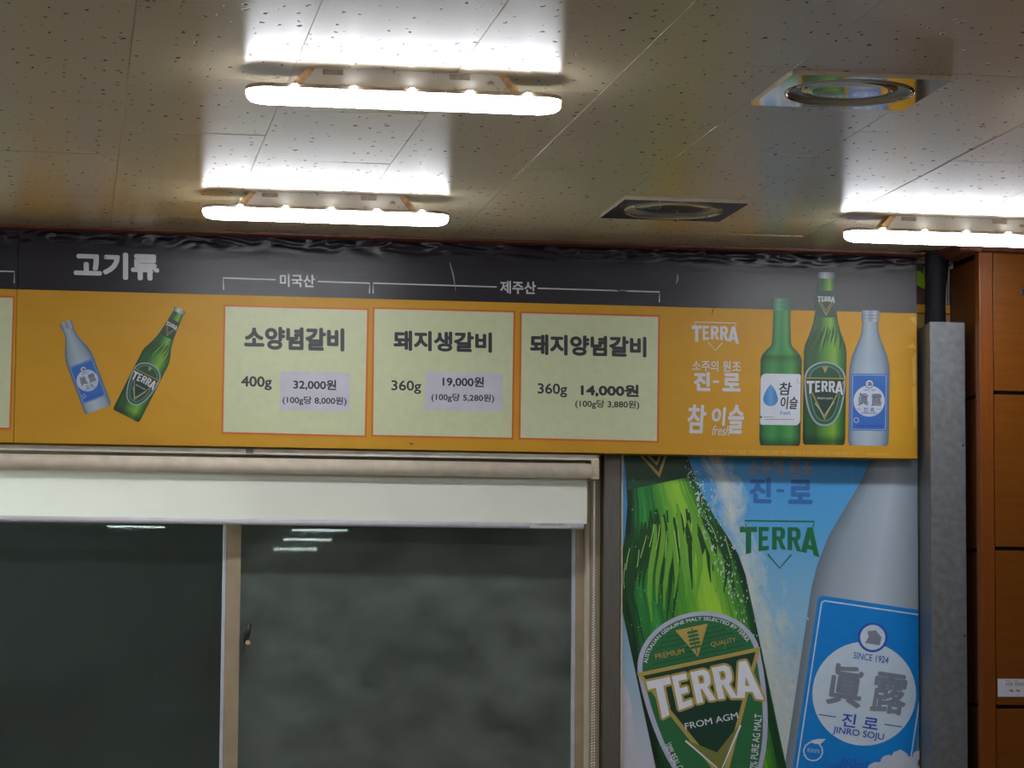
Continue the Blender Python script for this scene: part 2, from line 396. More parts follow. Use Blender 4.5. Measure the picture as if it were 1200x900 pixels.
BEER = [(5.42, .36), (5.36, .41), (5.2, .41), (5.12, .36), (4.73, .40), (4.18, .44), (3.51, .51), (3.07, .58), (2.62, .71), (2.29, .84), (1.96, .955), (1.62, 1), (0, 1), (-1.2, 1), (-2.38, 1), (-2.6, .97), (-2.68, .9)]
SOJU = [(4.44, .42), (4.4, .44), (3.92, .44), (3.88, .40), (3.72, .38), (3.63, .40), (3.4, .42), (3.05, .52), (2.7, .67), (2.23, .86), (1.77, .965), (1.42, 1), (0, 1), (-1.84, 1), (-2.07, .97), (-2.19, .91)]
GREEN = [(4.84, .42), (4.8, .44), (4.27, .44), (4.24, .42), (3.5, .43), (2.67, .465), (2.5, .53), (2.33, .72), (2.1, .91), (1.86, 1), (0, 1), (-1.97, 1), (-2.2, .97), (-2.3, .92)]

def k4(c, k): return tuple(min(x*k, .95) for x in c[:3])+(1,)
def beer_mats(k):
    return dict(
        glass=print_mat('printed_green_glass', [(0, S(8, 40, 18, k)), (.12, S(24, 88, 34, k)), (.3, S(30, 84, 34, k)), (.55, S(92, 150, 42, k)), (.72, S(128, 172, 54, k)), (.86, S(48, 120, 42, k)), (1, S(10, 52, 22, k))],
                        [(0, (1, 1, 1, 1)), (.40, (.85, .95, .9, 1)), (.50, (1, 1, 1, 1)), (.93, (.95, 1, .9, 1)), (.975, (.25, .32, .28, 1)), (1, (.3, .4, .3, 1))], streak=.10),
        dark=ink('printed_dark_green', 14, 52, 38, k), deep=ink('printed_deep_green', 20, 74, 48, k), white=ink('printed_silver_white', 200, 202, 215, k),
        lilac=ink('printed_lilac_ring', 158, 160, 186, k), gold=ink('printed_gold', 158, 140, 72, k), neck=ink('printed_neck_label', 24, 62, 42, k), cap=print_mat('printed_cap', [(0, S(80, 90, 95, k)), (.4, S(190, 195, 205, k)), (.7, S(150, 155, 165, k)), (1, S(80, 85, 90, k))]),
        ridge=ink('printed_ridge_dark', 16, 62, 22, k), lime=ink('printed_ridge_lime', 96, 150, 46, k), spark=ink('printed_spark', 150, 186, 108, k), ring=ink('printed_label_green', 34, 96, 58, k))
def soju_mats(k, a):
    return dict(
        glass=print_mat('printed_frosted_glass', [(0, S(*a[0], k)), (.14, S(*a[1], k)), (.45, S(*a[2], k)), (.8, S(*a[1], k)), (1, S(*a[0], k))], [(0, (.9, .9, .92, 1)), (.3, (.88, .9, .93, 1)), (.45, (1, 1, 1, 1)), (1, (1, 1, 1, 1))]),
        cap=print_mat('printed_screw_cap', [(0, S(90, 100, 125, k)), (.3, S(165, 175, 195, k)), (.5, S(130, 140, 165, k)), (.75, S(175, 182, 200, k)), (1, S(95, 105, 130, k))]),
        blue=ink('printed_blue_label', *a[3], k), white=ink('printed_label_white', 196, 203, 222, k), grey=ink('printed_grey_character', 108, 116, 132, k), navy=ink('printed_navy', 40, 74, 165, k))

def strokes_of_waves(art_d, art_l, art_w, T, n, big):
    rnd = random.Random(3)
    def hw(y): return sub(BEER, y, y-.01)[0][1]
    for i in range(n):
        x0 = -1.0+1.9*i/(n-1)+rnd.uniform(-.03, .03); pts = []; wd = []
        L = rnd.uniform(.7, 1.75)*(1.0 if x0 < .3 else .75); y0 = 2.85-.35*x0*x0+rnd.uniform(-.18, .15); ph = rnd.uniform(0, 6)
        for k in range(11):
            t = k/10; y = y0-L*t; q = x0-.30*t**1.4*(1-.4*abs(x0))+.035*math.sin(t*5+ph)
            pts.append(T(max(min(q, .97), -.97)*hw(y), y)); wd.append(big*(.008+(.055 if i % 3 == 0 else .032)*math.sin(math.pi*min(.08+t*.95, 1))*rnd.uniform(.8, 1.2)))
        if i % 3 == 2 and not -.35 < x0 < .75: continue
        (art_d, art_d, art_l)[i % 3].line(pts, [x_*(2.2 if i % 3 == 2 else 1.5) for x_ in wd])
        if i % 3 == 0: art_w.line([(p[0]+big*.045, p[1]-big*.02) for p in pts[2:6]], [x_*.2 for x_ in wd[2:6]])

def printed_beer(base_y, lay, cx, cy, W, tilt, mats, parent, rect=None, detail=1, label=None, mirror=1):
    T = frame(cx, cy, W, tilt)
    A = lambda l: Art(base_y, lay+l, rect)
    a = A(0); outline(a, T, sub(BEER, 5.13, -2.68)); g = a.build('printed_beer_bottle', mats['glass'], parent)
    if label: g['label'] = label
    top = BEER[0][0]
    if W*5.4 < cy-200 or not rect: a = A(1); outline(a, T, sub(BEER, 5.42, 5.12)); a.build('bottle_cap', mats['cap'], g)
    d, l, h_ = A(1), A(2), A(2.5); strokes_of_waves(d, l, h_, T, 40 if detail > 1 else 16, W); d.build('dark_ridge_print', mats['ridge'], g); l.build('light_ridge_print', mats['lime'], g)
    if detail > 1: h_.build('ridge_highlight', mats['spark'], g)
    # neck label
    a = A(3); outline(a, T, sub(BEER, 4.55, 3.30)); n = a.build('neck_label', mats['neck'], g)
    a = A(4); a.poly([T(-.42, 4.12), T(.42, 4.12), T(0, 3.38)], 0); a.poly([T(-.37, 4.06), T(.37, 4.06), T(0, 3.47)], 1)
    a.line([T(-.25, 3.98), T(0, 3.6), T(.25, 3.98)], W*.04, 0); a.build('neck_emblem', [mats['gold'], mats['dark']], n)
    A(5).mark(T, 0, 4.12, .82, .32).build('neck_lettering', mats['white'], n)
    # shield label
    def shield(e):
        P = []
        for k in range(48):
            t = 2*math.pi*k/48; c, s_ = math.cos(t), math.sin(t)
            if s_ >= 0: P.append((.97*e*c, .42+.80*e*s_))
            else: P.append((.97*e*math.copysign(abs(c)**.82, c), .42-2.22*(e+(1-e)*.55)*abs(s_)))
        return P
    a = A(3); a.poly([T(*p) for p in shield(1)], 0); lb = a.build('shield_label', mats['lilac'], g)
    a = A(4); a.poly([T(*p) for p in shield(.92)], 0); a.build('shield_field', mats['ring'], lb)
    a = A(5)
    for e in ((.75, .73) if detail == 1 else ()):
        a.poly([T(*p) for p in shield(e)], 0 if e > .74 else 1)
    if detail > 1:
        for k in range(17):
            y = 1.0-.075*k
            hw = .74*math.sqrt(max(0, 1-((y-.42)/.62)**2)) if y > .42 else .74-.30*(.42-y)
            if y > .38: a.line([T(-hw, y), T(hw, y)], W*.016, 1)
    if a.f: a.build('shield_lines', [mats['lilac'], mats['deep']], lb)
    a = A(6); a.poly([T(-.99, .47), T(.99, .47), T(0, -1.52)], 0); a.build('gold_triangle', mats['gold'], lb)
    a = A(7); a.poly([T(-.90, .41), T(.90, .41), T(0, -1.34)], 0); a.build('dark_triangle', mats['dark'], lb)
    a = A(8); a.mark(T, 0, -.02, 1.74, .66, .035); a.build('lettering_edge', mats['gold'] if detail > 1 else mats['dark'], lb)
    a = A(9); a.mark(T, 0, -.02, 1.74, .66); a.build('lettering', mats['white'], lb)
    a = A(8); a.text(T, 'FROM AGM', 0, -.50, .84 if detail > 1 else .7, .10, .005); a.line([T(-.46, -.72), T(-.02, -1.3), T(.43, -.66)], W*.03)
    a.build('small_lettering', mats['white'], lb)
    if detail > 1:
        a = A(8); a.poly([T(-.46, -.70), T(-.02, -1.0), T(-.02, -1.27)]); a.poly([T(.42, -.64), T(-.02, -1.0), T(-.02, -1.27)]); a.build('chevron', ink('printed_olive', 104, 108, 52, KP), lb)
        a = A(6)
        a.text(T, 'PREMIUM', -.42, .66, .46, .09, .01); a.text(T, 'QUALITY', .44, .66, .40, .09, .01)
        a.poly([T(-.26, 1.0), T(.26, 1.0), T(0, .52)]); a.build('gold_lettering', mats['gold'], lb)
        a = A(7)
        for k in range(5):
            for sgn in (-1, 1): a.disc(T, sgn*.045, .68+.06*k, .045, .022, 10)
        a.line([T(0, .58), T(0, .98)], W*.02); a.build('barley_emblem', mats['ring'], lb)
        def arc(x, y, r0=.80):
            th = math.radians(90)-x; return T(.97*.875*math.cos(th)*(1+y*.9), .42+.80*.86*math.sin(th)*(1+y*.9))
        a = A(6); a.text(None, 'AUSTRALIAN GENUINE MALT SELECTED BY TERRA', 0, 0, 2.62, .085, .012, warp=arc); a.build('arched_lettering', mats['white'], lb)
        def sidel(x, y): return T(-.74+.30*max(0, x*.5+.5)**1.3+y, -.75-.85*(x*.5+.5)+y*.3)
        def sider(x, y): return T(.44+.30*(x*.5+.5)-y, -1.5+.95*(x*.5+.5)+y*.3)
        a = A(8); a.text(None, '100% REAL CARBONATION', 0, 0, 2.2, .11, .012, warp=sidel); a.text(None, '100% PURE AG MALT', .05, 0, 1.9, .11, .012, warp=sider); a.build('side_lettering', mats['white'], lb)
    else:
        a = A(6); a.poly([T(-.14, .98), T(.14, .98), T(0, .68)]); a.build('small_emblem', mats['gold'], lb)
    return g

def printed_soju(base_y, lay, cx, cy, W, tilt, mats, parent, rect=None, detail=1, label=None):
    T = frame(cx, cy, W, tilt); A = lambda l: Art(base_y, lay+l, rect)
    a = A(0); outline(a, T, sub(SOJU, 3.9, -2.19)); g = a.build('printed_soju_bottle', mats['glass'], parent)
    if label: g['label'] = label
    if not rect:
        a = A(1); outline(a, T, sub(SOJU, 4.44, 3.9)); cp = a.build('screw_cap', mats['cap'], g)
        a = A(2)
        for y in (4.2, 4.05): a.line([T(-.43, y), T(.43, y)], W*.03)
        a.build('cap_ring', mats['grey'], cp)
    def rr(x, y0, y1, r):
        P = []
        for cx_, cy_, t0 in ((x-r, y1-r, 0), (-x+r, y1-r, 90), (-x+r, y0+r, 180), (x-r, y0+r, 270)):
            for k in range(5): t = math.radians(t0+22.5*k); P.append(T(cx_+r*math.cos(t), cy_+r*math.sin(t)))
        return P
    a = A(1); a.poly(rr(.88, -1.45, 1.34, .08)); lb = a.build('blue_label', mats['blue'], g)
    P = rr(.82, -1.39, 1.27, .06); P.append(P[0]); A(2).line(P, W*.02).build('label_border', mats['white'], lb)
    a = A(2); a.disc(T, 0, 0, .765, n=48); a.build('white_roundel', mats['white'], lb)
    a = A(3); a.disc(T, 0, .84, .22, n=32); a.build('round_seal', mats['navy'], lb)
    a = A(4); a.disc(T, 0, .84, .185, n=32); a.poly([T(-.1, .74), T(.12, .74), T(.13, .86), T(.03, .95), T(-.09, .92), T(-.06, .84)], 1); a.build('seal_field', [mats['white'], mats['grey']], lb)
    a = A(4); a.text(T, '眞', -.29, .08, .52, .62, .025); a.text(T, '露', .37, .06, .52, .60, .025); a.build('chinese_lettering', mats['grey'], lb)
    a = A(4); a.text(T, '진 로', 0, -.42, .54, .20, .02)
    a.line([T(-.62, -.40), T(-.36, -.40)], W*.015); a.line([T(.36, -.40), T(.62, -.40)], W*.015)
    a.text(T, 'JINRO SOJU', 0, -.60, .76, .125, .015); a.text(T, 'SINCE 1924', .02, .54, .52, .10, .008); a.build('lettering', mats['navy'], lb)
    a = A(4)
    if detail > 1:
        P = [T(-.62+.14*math.cos(t/12*6.283), -.95+.14*math.sin(t/12*6.283)) for t in range(13)]; a.line(P, W*.02)
        a.poly([T(-.68, -.80), T(-.58, -.76), T(-.46, -.74), T(-.52, -.82), T(-.62, -.84)]); a.text(T, '환경성적', -.62, -.94, .18, .06, 0)
        a.build('leaf_mark', mats['white'], lb)
        a = A(4); a.text(T, '360mL', 0, -1.04, .46, .13, .0, .3); a.text(T, '하이트진로', -.30, -1.13, .36, .06, .006); a.build('small_lettering', mats['navy'], lb)
    else:
        P = [T(-.62+.12*math.cos(t/10*6.283), -.95+.12*math.sin(t/10*6.283)) for t in range(11)]; a.line(P, W*.03); a.build('leaf_mark', mats['white'], lb)
        A(4).line([T(-.6, -1.22), T(.66, -1.22)], W*.05).build('small_lettering', mats['navy'], lb)
    return g

def logo(art, u0, u1, v0, v1, wd):
    """the four-letter-high word mark with a split triangle round it, fitted to a box on the photograph"""
    uc = (u0+u1)/2; sl = slope(uc, (v0+v1)/2, art.base); w_, h_ = u1-u0, v1-v0
    T = lambda x, y: (uc+x*w_, v0+y*h_+sl*x*w_)
    art.line([T(-.42, .14), T(-.44, .03), T(.44, .03), T(.42, .14)], wd)
    art.mark(lambda x, y: T(x, -y), 0, -.45, 1.0, .60)
    art.line([T(-.15, .70), T(0, .98), T(.15, .70)], wd)
    return art

# ------------------------------------------------------------------ the room shell
X0, X1, YB = -4.5, 5.2, -26.0
YW = 7.22                      # face of the end wall
YP = 6.865                     # face of the wood panelling
XR = 2.381                     # corner where the panelling returns to the end wall
WZ = 1.845; WX0, WX1 = -1.9, 1.392   # window opening
bm = bmesh.new(); box(bm, X0, X1, YW, YW+.12, WZ, HC); box(bm, WX1, X1, YW, YW+.12, 0, WZ); box(bm, X0, WX0, YW, YW+.12, 0, WZ); box(bm, WX0, WX1, YW, YW+.12, 0, .55)
struct(link('wall_back', bm, M['wall']))
struct(link('wall_left', bmbox(X0-.1, X0, YB, YW+.12, 0, HC), M['hall_wall']))
struct(link('wall_right', bmbox(X1, X1+.1, YB, YW+.12, 0, HC), M['hall_wall']))
struct(link('wall_front', bmbox(X0-.1, X1+.1, YB-.1, YB, 0, HC), M['hall_wall']))
struct(link('floor', bmbox(X0-.1, X1+.1, YB-.1, YW+2.2, -.1, 0), M['floor']))

def ceiling():
    bm = bmesh.new(); rnd = random.Random(11)
    gx, gy, cw, cl, T0 = -.2028, 4.4469, .3, .6, .0007
    xa, xb, ya, yb = gx-cw*2, gx+cw*12, gy-.6*3, YW
    def quad(a, b, c, d, zs, mi=0):
        f = bm.faces.new([bm.verts.new((p[0], p[1], z)) for p, z in zip((a, b, c, d), zs)]); f.material_index = mi
    for k in range(-2, 12):
        x_ = gx+k*cw; off = 0 if k % 2 else .3
        ys = [gy-1.8+off+cl*j for j in range(-1, 8)]; ys = [max(min(y, gy+2.4), ya) for y in ys]
        if k == 5: ys += [4.768, 5.062, 6.283, 6.577]
        ys = sorted(set(ys))+[yb]
        for y0, y1 in zip(ys, ys[1:]):
            if y1-y0 < .02 or (k == 5 and min(abs((y0+y1)/2-4.915), abs((y0+y1)/2-6.43)) < .01): continue
            tz = [HC+rnd.uniform(-.0009, .0009) for _ in range(4)]
            g = T0
            ix0, ix1, iy0, iy1 = x_+g, x_+cw-g, y0+g, y1-g
            P = [(ix0, iy0), (ix0, iy1), (ix1, iy1), (ix1, iy0)]; Q = [(x_, y0), (x_, y1), (x_+cw, y1), (x_+cw, y0)]
            quad(*P, tz)
            for i in range(4):
                j = (i+1) % 4; quad(Q[i], Q[j], P[j], P[i], (HC+.0022, HC+.0022, tz[j], tz[i]), 0)
            for cx, cy in ((x_+.028, y1-.02), (x_+cw-.022, y1-.03), (x_+.02, y0+.03), (x_+cw-.03, y0+.022)):
                if rnd.random() < .62:
                    r = rnd.uniform(.0025, .0042); n = 9
                    f = bm.faces.new([bm.verts.new((cx+rnd.uniform(.8, 1.2)*r*math.cos(-t), cy+rnd.uniform(.8, 1.3)*r*math.sin(-t), HC-.0016)) for t in [2*math.pi*q/n for q in range(n)]]); f.material_index = 1
    # the rest of the hall's ceiling
    for (a, b, c, d) in ((X0, xa, YB, YW), (xb, X1, YB, YW), (xa, xb, YB, ya)): quad((a, c), (a, d), (b, d), (b, c), (HC,)*4)
    box(bm, X0-.1, X1+.1, YB-.1, YW+.12, HC+.08, HC+.1)
    bm.normal_update()
    for f in bm.faces:
        if abs(f.calc_center_median().z-HC) < .01 and f.normal.z > 0: f.normal_flip()
    return struct(link('ceiling', bm, [M['ceiling'], M['nail']]))
CEIL = ceiling()

# crown moulding of the end wall, then of the panelling
mp = lambda y: [(y+.10, HC), (y-.005, HC), (y-.004, HC-.006), (y+.006, HC-.0095), (y+.014, HC-.011), (y+.10, HC-.011)]
bm = bmesh.new(); prism(bm, mp(7.075), 'x', X0, 2.30); struct(link('trim_1', bm, M['crown'], at=(0, 7.1, HC)))
bm = bmesh.new(); prism(bm, [(YP, HC), (YP-.03, HC), (YP-.028, HC-.008), (YP-.018, HC-.012), (YP-.014, HC-.022), (YP, HC-.026)], 'x', XR-.055, X1)
prism(bm, [(XR, HC), (XR-.055, HC), (XR-.052, HC-.008), (XR-.04, HC-.012), (XR-.03, HC-.022), (XR, HC-.026)], 'y', YP-.02, 7.05)
struct(link('trim_2', bm, M['crown'], at=(XR, YP, HC)))

XO = 2.418                     # the return stands a little behind the stile's edge
# wood panelling: corner stile, boards with dark joints, return
pn = struct(link('wall_partition', bmbox(XO+.012, X1, YP+.016, YW, 0, HC), M['gap'], at=(XR, YP, 0)))
def zpix(u, v, y): return onY(u, v, y).z
joints = [zpix(1165, 460, YP), zpix(1165, 643, YP), zpix(1165, 828.5, YP)]; st = joints[0]-joints[1]
zs = [HC-.026]+joints+[joints[2]-st, joints[2]-2*st, 0.0]
xs_ = onY(1165.5, 600, YP).x
link('corner_stile', bmbox(XR, xs_, YP-.002, YP+.034, 0, HC-.02, bevel=.003), M['wood_v'], pn)
for i in range(len(zs)-1):
    link('wood_panel', bmbox(xs_+.0015, X1-.002, YP, YP+.016, zs[i+1]+.005, zs[i]-(.005 if i else 0), bevel=.0015), M['wood_h'], pn)
    link('return_panel', bmbox(XO-.002, XO+.012, YP+.03, YW-.002, zs[i+1]+.005, zs[i]-(.005 if i else 0)), M['wood_side'], pn)

# window: outer frame, two sashes with panes, latch
win = struct(bpy.data.objects.new('window_1', None)); C.objects.link(win); win.location = ((WX0+WX1)/2, YW, .55)
bm = bmesh.new()
box(bm, onY(692.3, 700, 7.20).x, 1.4265, 7.20, 7.31, .5, WZ, .002); box(bm, WX0-.03, WX0+.02, 7.20, 7.31, .5, WZ, .002)
box(bm, WX0, WX1, 7.20, 7.31, WZ-.012, WZ, .001); box(bm, WX0, WX1, 7.20, 7.31, .5, .57, .002)
link('window_frame', bm, M['alu_beige'], win)
rx_ = onY(684, 700, 7.29).x
sx0, sx1 = .4215, .4605
ls = link('left_sash', bmbox(sx0, sx1, 7.222, 7.246, .57, WZ-.012, .0015), M['alu_beige'], win)
link('sash_edge', bmbox(sx0-.008, sx0, 7.226, 7.246, .57, WZ-.012), M['alu_pale'], ls)
link('shade_backing', bmbox(rx_, WX1+.02, 7.29, 7.31, .57, WZ-.012), M['gap'], win)  # dark strip stands for the shade between right sash and jamb
M['glass_l'] = glass_mat('dusty_glass', (.84, .90, .87, 1), (.03, .5, .9)); M['glass_r'] = glass_mat('sheen_haze_glass', (.62, .68, .65, 1), (.34, .05, .12))
link('left_pane', bmbox(WX0+.02, sx0-.004, 7.234, 7.238, .57, WZ-.012), M['glass_l'], ls)
rx0, rx1 = onY(674.5, 700, 7.25).x, onY(687, 700, 7.25).x
rs = link('right_sash', bmbox(rx0, rx1, 7.25, 7.272, .57, WZ-.012, .0015), M['alu_beige'], win)
link('sash_edge', bmbox(rx0-.009, rx0, 7.254, 7.272, .57, WZ-.012), M['alu_pale'], rs)
link('right_pane', bmbox(sx0+.006, rx0-.003, 7.26, 7.264, .57, WZ-.012), M['glass_r'], rs)
lz = EYE.z-.02-.05
q = onY(287, 747, 7.235)
la = link('latch', bmbox(q.x-.009, q.x-.001, 7.205, 7.24, q.z-.034, q.z+.012, .002), M['latch'], win); la['label'] = 'black crescent latch on the sash'
bm = bmesh.new(); tube(bm, [(q.x-.002, 7.21, q.z-.012), (q.x+.004, 7.203, q.z+.006), (q.x+.006, 7.20, q.z+.036)], [.006, .007, .0085], 10); link('latch_lever', bm, M['black'], la)
bm = bmesh.new(); tube(bm, [(q.x+.006, 7.215, q.z-.013), (q.x+.006, 7.198, q.z-.013)], .0062, 12); link('latch_knob', bm, M['brass'], la)

# the dark yard behind the window
bm = bmesh.new(); box(bm, -2.6, 2.0, 9.2, 9.3, 0, 2.8); box(bm, -2.7, -2.6, YW+.12, 9.3, 0, 2.8); box(bm, 2.0, 2.1, YW+.12, 9.3, 0, 2.8); box(bm, -2.7, 2.1, YW+.12, 9.3, 2.011, 2.3)
struct(link('wall_outside', bm, M['night']))

# post between window and poster
struct(link('trim_3', bmbox(1.4285, 1.4745, 7.165, YW, 0, EYE.z+.47, .002), M['post'], at=(1.45, 7.18, 0)))

# ------------------------------------------------------------------ strip lamps
def strip_lamp(xc, yc, label, group, length=.585):
    r = thing('strip_lamp', label, 'ceiling lamp', (xc, yc, HC), group); h = length/2; z = HC
    bm = bmesh.new(); b0, b1 = -h*.70, h*.70        # mounting box with sloping ends
    prof = [(xc+b0+.022, z), (xc+b0, z-.026), (xc+b0-.004, z-.0335), (xc+b1+.004, z-.0335), (xc+b1, z-.026), (xc+b1-.022, z)]
    prism(bm, prof, 'y', yc-.031, yc+.031)
    hs = link('housing', bm, M['housing'], r)
    for s_ in (-.20, .20): link('knockout', bmbox(xc+s_*h*2-.019-.02, xc+s_*h*2+.019-.02, yc-.0325, yc-.030, z-.013, z-.003), M['tray'], hs)
    for s_ in (-1, 1):
        bm = bmesh.new(); prism(bm, [(xc+s_*(h*.70-.020), z-.002), (xc+s_*(h*.70+.001), z-.025), (xc+s_*(h*.70+.004), z-.033), (xc+s_*(h*.70-.012), z-.033), (xc+s_*(h*.70-.036), z-.002)], 'y', yc-.0318, yc+.0318)
        link('rusted_end', bm, M['rust'], hs)
    def plan(hw, hl, n=8):
        P = []
        for cx_, sg in ((hl-hw, 1), (-hl+hw, -1)):
            for k in range(n+1): t = math.radians(-90+180*k/n); P.append((xc+cx_+sg*hw*math.cos(t), yc+sg*hw*math.sin(t)))
        return P
    bm = bmesh.new()
    def slab(levels):
        R_ = [[bm.verts.new((x, y, zz)) for x, y in plan(hw, hl)] for hw, hl, zz in levels]; n = len(R_[0])
        for A, B in zip(R_, R_[1:]):
            for k in range(n): bm.faces.new((A[k], A[(k+1) % n], B[(k+1) % n], B[k]))
        bm.faces.new(R_[0][::-1]); bm.faces.new(R_[-1]); bmesh.ops.recalc_face_normals(bm, faces=bm.faces[:])
    slab([(.041, h, z-.0335), (.0425, h+.0015, z-.036), (.0425, h+.0015, z-.041), (.040, h, z-.0415)]); link('tray', bm, M['tray'], r)
    bm = bmesh.new(); slab([(.0405, h, z-.041), (.0405, h, z-.050), (.038, h-.003, z-.056), (.033, h-.008, z-.060), (.024, h-.018, z-.0625)])
    link('diffuser', bm, M['lamp'], r)
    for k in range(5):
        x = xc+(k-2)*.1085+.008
        link('clip', bmbox(x-.005, x+.005, yc-.0465, yc-.041, z-.043, z-.0345, .0018), M['lamp'], r)  # clips carry the lamp's emission, painting in the light they catch
    return r
def copy_thing(o, loc, label, group):
    def cp(x, par):
        c = x.copy(); C.objects.link(c)
        if par: c.parent = par
        for ch in list(x.children): cp(ch, c)
        return c
    r = cp(o, None); r.location = loc; tag(r, label, 'ceiling lamp', group); return r
def lamp_at(u0, v0, u1, v1):                       # lower front edge of the diffuser as the photo shows it
    a = onZ(u0, v0, HC-.056); b = onZ(u1, v1, HC-.056); return (a.x+b.x)/2, (a.y+b.y)/2+.038, abs(b.x-a.x)
xa_, ya_, la_ = lamp_at(289.5, 111, 662.5, 123.5)
xb_, yb_, lb_ = lamp_at(238.5, 249.5, 528, 258)
xc_, yc_, _ = lamp_at(983, 276, 1272, 285)
print('LAMPS', xa_, ya_, la_, xb_, yb_, lb_, xc_, yc_)
G1 = 'strip lamps over the menu end of the hall'
L0 = strip_lamp(xa_, ya_, 'white glowing strip lamp nearest the viewer, upper one of the left-hand pair', G1, la_)
copy_thing(L0, (xb_, yb_, HC), 'white glowing strip lamp closest to the banner, lower one of the left-hand pair', G1)
copy_thing(L0, (xc_, yc_, HC), 'white glowing strip lamp cut off by the right edge, above the wood panelling', G1)
GH = 'strip lamps further back in the hall'; LH = 'white strip lamp on the hall ceiling behind the viewer'
for x, y in ((xc_+.02, ya_), (-.94, yb_), (-.94, ya_), (.63, 2.6), (2.16, 2.6), (-.94, 2.6), (.6, -.6), (3.2, -.6), (-2.4, -.6), (.6, -4.6), (-2.4, -6.5), (3.4, -8.5), (2.68, -14.4), (2.85, -17.9), (3.08, -22.3), (.72, -13.95)):
    copy_thing(L0, (x, y, HC), LH, GH)

for x, y in ((-.10, 7.60), (-.78, 7.60), (-.10, 7.76), (-.78, 7.76)): copy_thing(L0, (x, y, 2.01), 'unseen white strip lamp backlighting the blind from the yard', 'unseen yard lamps')  # unseen lamps; the second row is added to strengthen the blind's backlight
# square downlights in the ceiling
def downlight(xc, yc, label):
    r = thing('downlight', label, 'downlight', (xc, yc, HC), 'square recessed downlights'); hs = .1525; z = HC
    bm = bmesh.new(); n = 48; zt = z-.009
    def sq(t):
        c, s_ = math.cos(t), math.sin(t); k = hs/max(abs(c), abs(s_)); return xc+c*k, yc+s_*k
    T_ = [2*math.pi*k/n + math.pi/4 for k in range(n)]
    O = [bm.verts.new((*sq(t), zt)) for t in T_]; I = [bm.verts.new((xc+.118*math.cos(t), yc+.118*math.sin(t), zt)) for t in T_]; U = [bm.verts.new((*sq(t), z+.001)) for t in T_]
    for k in range(n):
        j = (k+1) % n; bm.faces.new((O[k], I[k], I[j], O[j])); f = bm.faces.new((O[k], O[j], U[j], U[k])); f.material_index = 1
    link('plate', bm, [M['chrome'], M['plate_edge']], r)
    bm = bmesh.new(); lathe(bm, [(.1235, zt), (.1225, zt-.0025), (.120, zt-.0035), (.1175, zt-.002), (.117, zt+.002)], (xc, yc)); link('bezel', bm, M['chrome'], r)
    bm = bmesh.new(); lathe(bm, [(.117, zt), (.114, zt+.004), (.104, zt+.0075), (.092, zt+.008)], (xc, yc)); link('reflector', bm, M['satin'], r)
    bm = bmesh.new(); lathe(bm, [(.0925, zt+.009), (.092, zt+.006), (.0895, zt+.0042), (.07, zt+.0036), (.045, zt+.0032), (.02, zt+.003), (.001, zt+.003)], (xc, yc)); link('lens', bm, M['chrome'], r)
    return r
downlight(1.451, 4.915, 'square silver downlight nearer the viewer, at the upper right of the ceiling')
downlight(1.451, 6.43, 'square silver downlight nearer the banner, above the right-hand menu card')

# ------------------------------------------------------------------ old banner behind the pipes
YO = 7.205
ob = thing('faded_banner', 'strip of an older brown and orange banner showing behind the black pipes', 'banner', (2.30, YO, zpix(1090, 380, YO)))
z0, z1 = zpix(1090, 385, YO), HC-.012; xo0, xo1 = 2.285, 2.4145
link('backing', bmbox(xo0, xo1, YO, YW-.002, z0, z1), plain('old_brown_print', S(82, 62, 48, 1.2), .6), ob)
zo = zpix(1085, 357, YO)
link('orange_stripe', bmbox(xo0, xo1, YO-.001, YO+.001, zpix(1085, 367, YO), zo), ink('old_orange', 205, 150, 50, 1.3), ob)
link('red_line', bmbox(xo0, xo1, YO-.0012, YO+.001, zpix(1085, 368.5, YO), zpix(1085, 366.5, YO)), ink('old_red', 170, 40, 30, 1.2), ob)
link('beige_stripe', bmbox(xo0, xo1, YO-.001, YO+.001, z0, zpix(1085, 368.5, YO)), ink('old_beige', 170, 145, 80, 1.2), ob)
link('white_line', bmbox(xo0, 2.318, YO-.0012, YO+.001, zpix(1080, 345.5, YO), zpix(1080, 343.8, YO)), ink('old_white', 215, 205, 185, 1.2), ob)
a = Art(YO, 3); a.poly([(1072, 317), (1079, 318), (1081, 322), (1083, 313), (1086, 310), (1086, 324), (1083, 339), (1076, 335), (1072, 333)]); a.build('green_leaf', ink('old_leaf_green', 128, 170, 30, 1.5), ob)
for u in (1109.5, 1112, 1115): a = Art(YO, 3); a.line([(u, 312), (u-.6, 357)], .9); a.build('pale_stripe', ink('old_pale', 190, 180, 180, 1.1), ob)

# black wrapped pipes running into the cover
DY0, DY1 = 6.975, YW
def pipe(label, pts, r):
    pts = [Vector(p) for p in pts]
    bm = bmesh.new(); P = []; rr = []
    for a, b in zip(pts, pts[1:]):
        for k in range(14): P.append(a.lerp(b, k/14)); rr.append(r*(1+.03*math.sin(len(P)*1.3)))
    P.append(pts[-1]); rr.append(r); tube(bm, P, rr, 18); o = link('insulated_pipe', bm, M['black_vinyl'], at=pts[-1])
    return tag(o, label, 'pipe', 'black wrapped pipes above the cover')
pa = onY(1096, 282, 7.09); pb = onY(1095.5, 382, 7.09)
pipe('thick straight black wrapped pipe dropping from the ceiling into the metal cover', [(pa.x, 7.09, HC+.015), (pa.x, 7.09, pa.z-.05), (pb.x, 7.09, pb.z-.25)], .028)
pa = onY(1106, 300, 7.12); pb = onY(1102, 380, 7.14)
pipe('thinner black wrapped pipe bending right behind the thick straight one', [(pa.x+.025, 7.12, HC+.012), (pa.x+.004, 7.135, pa.z+.0), (pb.x-.004, 7.14, pb.z+.05), (pb.x-.008, 7.14, pb.z-.2)], .016)
